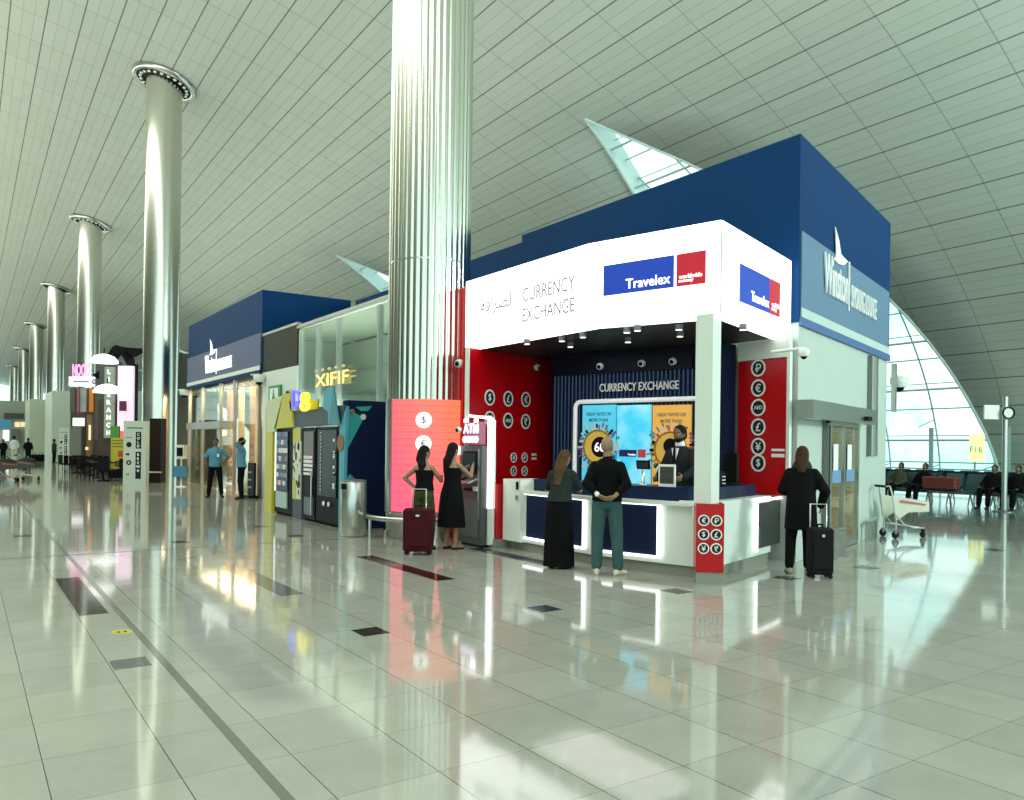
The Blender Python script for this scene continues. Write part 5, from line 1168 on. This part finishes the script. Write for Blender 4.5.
p = onx(940, 484, 24.0); t = thing('red_bag', 'long dull red bag lying across the front gate seats', 'bag', (24.05, p.y, .46)); b = MB(); b.rbox((24.05, p.y, .66), (.34, 1.0, .38), redm, r=.06); b.build('body', t); b = MB(); b.tube([(24.05, p.y - .15, .85), (24.05, p.y - .1, .93), (24.05, p.y + .1, .93), (24.05, p.y + .15, .85)], .015, black, 6); b.build('strap', t)
def sitter(label, P, head, top, hairm=hairk):
    person(label, P, head, h=1.68, skinm=skind, hair=dict(m=hairm), top=dict(m=top, sleeve=.9, grow=.04, low=.86), bottom=dict(m=fblack, kind='trousers', wide=.015), shoes=dict(m=bsh), detail=.5, z0=-.42, lean=-.25,
           arms=dict(L=((-.26, .0, 1.12), (-.15, .26, 1.02), (.3, .9, -.2)), R=((.26, .0, 1.12), (.15, .26, 1.02), (-.3, .9, -.2))),
           legs=dict(L=((-.09, 0, .93), (-.12, .44, .95), (-.12, .50, .52), (-.1, 1, 0)), R=((.09, 0, .93), (.12, .44, .95), (.12, .52, .52), (.1, 1, 0))))
def sy(px): return onx(px, 480, 24.2).y
sitter('dark-clothed traveller slumped in the front gate seat, left of the tall sign pole', (24.3, sy(990), 0), (-1, 0), fblack)
sitter('dark-clothed traveller seated in the front row, right of the tall sign pole', (24.3, sy(1014), 0), (-1, 0), fblack)
sitter('traveller in olive jacket seated at left end of the front gate seats', (24.3, sy(896), 0), (-1, .1), fabric('jacket_olive2', (.07, .07, .045)))
sitter('black-clothed traveller on the front gate seats left of the red bag', (24.3, sy(920), 0), (-1, .1), fblack)
b = MB(); p = (23.06, 10.08); t = thing('sign_pole', 'tall slim steel sign pole with a small white flag panel and round clock', 'sign', (p[0], p[1], 0))
b.tube([(p[0], p[1], .02), (p[0], p[1], 3.1)], .07, steel, 12); b.build('pole', t)
b = MB(); b.lathe((p[0], p[1], 0), [(.28, 0), (.28, .03), (.1, .05)], darksteel, 20); b.build('base', t)
cr = V((cos(TH), -sin(TH), 0)); b = MB(); b.frame(V((p[0], p[1], 2.68)) - cr * .38, cr, Z, cr.cross(Z), (.4, .38, .05), ink); b.build('flag_panel', t)
b = MB(); b.ring(V((p[0], p[1], 2.66)) - cr.cross(Z) * -.10, cr.cross(Z), 0, .15, white, .03); b.ring(V((p[0], p[1], 2.66)) + cr.cross(Z) * .13, cr.cross(Z), .13, .17, black, .02); b.build('clock', t)
t = thing('side_table', 'low white table between the gate seat rows near the sign pole', 'table', (23.2, 8.9, 0)); MB().box((23.2, 8.9, .45), (.5, 1.0, .04), white).build('table_top', t); MB().box((23.2, 8.9, .22), (.08, .08, .43), steel).build('leg', t)

# ------------------------------------------------------------------ shops and cafe down the left side
cx_ = V((cos(TH), -sin(TH), 0)); cf = V((-sin(TH), -cos(TH), 0))
def totem(label, pa, pb, pbot, ptop, letters):
    p = G((pa + pb) / 2, pbot); D = p.x * sin(TH) + p.y * cos(TH); w = (pb - pa) / F * D; h = zat(p, (pa + pb) / 2, ptop); t = thing('menu_totem', label, 'sign', (p.x, p.y, 0))
    MB().frame(V((p.x, p.y, h / 2)), cx_, Z, cf, (w, h, .25), mat('totem_pale', (.50, .58, .50), .5)).build('board', t)
    b = MB(); c = V((p.x, p.y, 0)) + cf * .127
    b.frame(c + cx_ * w * .17 + Z * h * .70, cx_, Z, cf, (w * .24, h * .26, .01), inkk); b.frame(c + cx_ * w * .17 + Z * h * .31, cx_, Z, cf, (w * .24, h * .42, .01), inkk); b.build('black_panels', t)
    b = MB()
    for i, ch in enumerate(letters[0]): b.text(ch, c + cf * .008 + cx_ * w * .17 + Z * h * (.79 - .06 * i), cx_, Z, ink, h=h * .042, th=.006, bold=.03, center=True)
    for i, ch in enumerate(letters[1]): b.text(ch, c + cf * .008 + cx_ * w * .17 + Z * h * (.475 - .062 * i), cx_, Z, ink, h=h * .042, th=.006, bold=.03, center=True)
    b.build('vertical_lettering', t)
    b = MB()
    b.frame(c + Z * h * .89, cx_, Z, cf, (w * .7, h * .015, .006), inkk); b.frame(c - cx_ * w * .25 + Z * h * .74, cx_, Z, cf, (w * .3, h * .008, .006), inkk)
    b.ring(c - cx_ * w * .25 + Z * h * .63, cf, 0, w * .12, inkk, .006, 16); b.ell(c - cx_ * w * .25 + Z * h * .48, (w * .15, .01, h * .018), inkk, 12, 5); b.ring(c - cx_ * w * .25 + Z * h * .35, cf, w * .05, w * .11, inkk, .006, 16); b.ell(c - cx_ * w * .25 + Z * h * .17, (w * .12, .01, h * .02), mat('totem_tan', (.4, .3, .1), .5), 12, 5)
    b.build('pictograms', t)
totem('pale totem with black COLD BREW strips at the cafe corner', 124.5, 147, 485, 421, ('COLD', 'BREW+'))
totem('smaller farther pale totem with black strips left of the cafe', 59.5, 70, 466, 428, ('COLD', 'BREW+'))
p = G(118, 478); D = p.x * sin(TH) + p.y * cos(TH); u = D / F
t = thing('poster_stand', 'yellow poster stand with green top next to the COLD BREW totem', 'poster stand', (p.x, p.y, 0))
MB().frame((p.x, p.y, 1.05), cx_, Z, cf, (14 * u, 1.4, .1), mat('poster_yellow', (.50, .45, .03), .5, var=.1)).build('board', t)
MB().frame(V((p.x, p.y, 2.0)) - cx_ * .15, cx_, Z, cf, (9 * u, .5, .1), mat('poster_green', (.08, .30, .06), .5)).build('green_top', t)
b = MB(); c = V((p.x, p.y, 0)) + cf * .055
for k in range(3): b.frame(c + Z * (1.62 - k * .13), cx_, Z, cf, (11 * u, .035, .006), mat('pbrown', (.12, .08, .02), .5))
b.frame(c + cx_ * .12 + Z * 1.05, cx_, Z, cf, (5 * u, .26, .006), mat('pred', (.5, .06, .03), .5)); b.ring(c + Z * .62, cf, 0, .15, mat('pbrown', (0, 0, 0)), .006, 16); b.build('poster_print', t)
MB().frame((p.x, p.y, .18), cx_, Z, cf, (15 * u, .34, .4), black).build('base', t)
b = MB(); p = G(153, 482); D = 31.5; t = thing('dark_cafe_end', 'tall dark cafe end block between white totem and shiny column', 'block', (6.0, 33.2, 0))
q = G(154, 483); b.frame(V((q.x, q.y, 1.25)) - cf * .3, cx_, Z, cf, (.42, 2.5, .5), mat('dark_brown', (.02, .012, .01), .5)); b.build('block', t); MB().frame(V((q.x, q.y, .42)) - cf * .0, cx_, Z, cf, (.56, .05, .08), steel).build('rail', t)
# cafe structure
def at(px, py, y): return ony(px, py, y)
t = thing('cafe_stand', 'dark multi-brand cafe stand with lit fronts and arched black roof', 'cafe', (6.5, 42, 0))
brown2 = mat('cafe_brown', (.07, .045, .03), .5, var=.4, scale=2); warm = mat('warm_lit', (1, .75, .45), .5, emit=.7, ecol=(1, .8, .5)); pink = mat('pink_lit', (.9, .6, .8), .5, emit=.75, ecol=(.95, .72, .92)); dimg = mat('cafe_grey', (.09, .09, .085), .5)
YA, YB = 38.5, 52.
def slab(pa, pb, pt_, pb_, m, nm, y=45., th=.3, par=None, **k):   # an upright board facing the camera at its own distance
    A_ = G((pa + pb) / 2, 446 + 1272 / (y * .95)); p = ony((pa + pb) / 2, 440, y); D = p.x * sin(TH) + p.y * cos(TH); w = (pb - pa) / F * D
    z1, z0 = zat(p, (pa + pb) / 2, pt_), max(0.0, zat(p, (pa + pb) / 2, pb_)); o = MB().frame(V((p.x, p.y, (z0 + z1) / 2)), cx_, Z, cf, (w, z1 - z0, th), m).build(nm, par or t, **k); return o, V((p.x, p.y, 0)), w, z0, z1
slab(76, 104, 389, 475, brown2, 'back_counter', 50, 1.2)
slab(103, 124, 400, 476, brown2, 'side_counter', 44, 1.0)
slab(97, 119, 362, 440, dimg, 'dark_tower', 46, .5)
o, p, w, z0, z1 = slab(104.5, 114, 367, 438, mat('sign_green', (.30, .36, .28), .5, emit=.12), 'vertical_sign', 43.3, .15)
b = MB()
for i, ch in enumerate('LIMERANCH'): b.text(ch, p + cf * .09 + Z * (z1 - (z1 - z0) * (.07 + .107 * i)), cx_, Z, lit, h=(z1 - z0) * .065, th=.02, bold=.04, center=True)
b.build('vertical_lettering', t)
o, p, w, z0, z1 = slab(118, 133, 366, 452, pink, 'pink_screen', 43, .2)
slab(118, 127, 431, 452, mat('pink_red', (.9, .15, .15), .5, emit=.5), 'pink_screen_foot', 42.8, .1)
slab(119, 126, 401, 411, mat('pink_dark', (.15, .02, .06), .5), 'screen_logo', 42.7, .05)
slab(131.5, 135.5, 364, 440, black, 'screen_frame', 43.5, .4)
o, p, w, z0, z1 = slab(69.5, 100.5, 377, 386.5, mat('banner_lilac', (.9, .88, .95), .5, emit=.85), 'banner', 47.5, .3)
b = MB(); b.frame(p + cf * .16 - cx_ * w * .1 + Z * (z0 + z1) / 2, cx_, Z, cf, (w * .5, .1, .01), mat('banner_ink', (.4, .35, .6), .5)); b.ring(p + cf * .16 + cx_ * w * .32 + Z * (z0 + z1) / 2, cf, .04, .14, mat('banner_ink', (0, 0, 0)), .01, 12); b.build('banner_print', t)
o, p, w, z0, z1 = slab(73, 90, 376, 378, pink, 'letter_rail', 47.5, .2)
b = MB(); b.text('NOOD', p + Z * z1 - cx_ * w * .5 + cf * .1, cx_, Z, mat('pink_neon', (1, .3, .65), .4, emit=1.1, ecol=(1, .38, .68)), w=w, h=.62, th=.05, bold=.015); b.build('neon_lettering', t)
for pa, pb, m in ((70, 75, dimg), (77, 79, mat('stripe_pink', (.4, .15, .18), .5)), (80, 86, mat('photo_grey', (.4, .42, .42), .5, var=.5, scale=3)), (89, 93, mat('orange_panel', (.7, .25, .03), .5, emit=.15)), (93, 97, mat('red_dark', (.2, .02, .02), .5))): slab(pa, pb, 388, 412, m, 'hanging_panel', 47.3, .1)
for pa, pb, pt_, pb_ in ((73, 84, 418, 426), (89, 91, 425, 440), (95, 98, 423, 438), (86, 88, 447, 450)): slab(pa, pb, pt_, pb_, warm if pa > 80 else lit, 'lit_front', 46.8, .1)
slab(71, 82, 427, 458, mat('pale_post', (.16, .17, .14), .5), 'pale_front', 47, .2)
slab(82, 86, 412, 460, brown2, 'wood_front', 47, .2); slab(87, 92, 415, 462, mat('wood_light', (.2, .12, .06), .5), 'wood_front', 46.9, .2)
# arched black roof
p = ony(122, 440, 43); D = p.x * sin(TH) + p.y * cos(TH); b = MB(); R = []
for i in range(13):
    f = i / 12; px = 111 + 20 * f; pyt = 361 - 15 * sin(pi * min(1, f * .85 + .1)); q = ony(px, pyt, 43); R.append([q + cf * .4, q - cf * .4, q - cf * .4 - Z * .35, q + cf * .4 - Z * .35])
b.loft(R, black, smooth=False); b.build('arched_roof', t)
b = MB(); q = [ony(120, 347, 43), ony(144, 348.5, 43), ony(131, 356, 43)]; b.plate(q, cf, .5, black); b.build('roof_wing', t)
b = MB(); q = [ony(92, 375, 46), ony(112, 363, 46), ony(118, 368, 46), ony(98, 379, 46)]; b.plate(q, cf, .4, black); b.build('roof_beam', t)
for px, py, y in ((104, 363, 41.5), (107.5, 393, 41.5)):
    p = ony(px, py, y); tt = thing('dome_lamp', 'glowing white dome lamp %s on the cafe stand' % ('at the top' if py < 380 else 'halfway up'), 'lamp', p)
    b = MB(); b.lathe(p - Z * .0, [(.62, 0), (.60, .12), (.45, .30), (.2, .40), (.02, .43)], mat('dome_lit', (1, 1, 1), .4, emit=1.5, ecol=(1, .97, 1)), 20); b.build('lamp_shade', tt); MB().tube([p + Z * .42, p + Z * .7], .03, black, 6).build('stem', tt)
for i, (px, py) in enumerate(((77, 473), (89, 475.5), (98, 478), (103, 481), (83, 474))):
    p = G(px, py); l = ('nearest', 'second nearest', 'middle', 'fourth', 'farthest')[(3, 2, 1, 0, 4)[i] if False else (4, 2, 1, 0, 3)[i]]
    t = thing('cafe_table', 'small dark round cafe table before the stand, %s to the camera' % l, 'table', (p.x, p.y, 0)); r0 = .5
    b = MB(); b.lathe((p.x, p.y, .72), [(r0, 0), (r0, .04), (.02, .045)], black, 20); b.build('table_top', t)
    b = MB(); b.lathe((p.x, p.y, 0), [(.3, 0), (.28, .03), (.05, .06), (.05, .72)], black, 14); b.build('pedestal', t)
    for k, a in enumerate((.4, 2.6, 4.6)):
        q = (p.x + .62 * cos(a), p.y + .62 * sin(a)); c = thing('cafe_chair', 'low dark cafe chair around one of the cafe tables', 'chair', (q[0], q[1], 0), 'dark cafe chairs')
        MB().rbox((q[0], q[1], .44), (.40, .40, .07), black, u=(cos(a), sin(a)), r=.03).build('seat', c); MB().box((q[0] + .18 * cos(a), q[1] + .18 * sin(a), .68), (.04, .38, .42), black, u=(cos(a), sin(a))).build('backrest', c)
        for da in (-.17, .17):
            for db in (-.17, .17): x_, y_ = q[0] + da * cos(a) - db * sin(a), q[1] + da * sin(a) + db * cos(a); MB().tube([(x_, y_, 0), (x_, y_, .42)], .018, black, 6).build('leg', c)
# far pale wall block and the far shops at the end of the hall
p0, p1 = G(29, 458.5), G(57, 459.5)
b = MB(); b.prism([(p0.x, p0.y), (p1.x + .2, p0.y), (p1.x + .2, p0.y + 6), (p0.x, p0.y + 6)], 0, zat(p0, 30, 399), mat('far_wall_paint', (.42, .50, .38), .5)); solo(b, 'far_wall_block', 'plain pale green wall block at the far end of the hall', 'wall block')
b = MB(); b.prism([(p1.x - 1.2, p0.y - 14), (p1.x + 2.6, p0.y - 14), (p1.x + 2.6, p0.y - 8), (p1.x - 1.2, p0.y - 8)], 0, 5.2, mat('far_wall_paint2', (.48, .56, .46), .5)); solo(b, 'far_pale_partition', 'taller pale partition between far wall block and cafe', 'wall block')
t = thing('far_shop', 'distant shop row with blue and yellow lit signs at far left', 'shop', (2.5, 118, 0))
b = MB(); b.prism([(-3, 118), (8.5, 118), (8.5, 126), (-3, 126)], 0, 6.5, mat('far_shop_wall', (.38, .45, .36), .5)); b.build('wall', t)
def fs(pa, pb, pt_, pb_, m, nm, y=117.5): 
    a_, c_ = ony(pa, pt_, y), ony(pb, pb_, y); MB().box(((a_.x + c_.x) / 2, y, (a_.z + c_.z) / 2), (abs(c_.x - a_.x), .5, abs(a_.z - c_.z)), m).build(nm, t)
fs(0, 11, 420, 428, mat('sign_blue', (.05, .25, .4), .4, emit=.4), 'blue_sign'); fs(15, 20, 422, 427, warm, 'yellow_sign'); fs(21, 26, 422, 427, warm, 'yellow_sign'); fs(4, 24, 413, 419, dimg, 'grey_header'); fs(3, 9, 430, 441, lit, 'lit_window'); fs(11, 20, 429, 445, mat('far_dark', (.2, .25, .2), .5), 'doorway')
b = MB(); b.prism([(9.8, 62), (13, 62), (13, 112), (9.8, 112)], 0, 5.2, mat('far_wall_paint2', (0, 0, 0))); solo(b, 'side_shop_row', 'long pale shop wall receding behind the cafe stand', 'wall block')
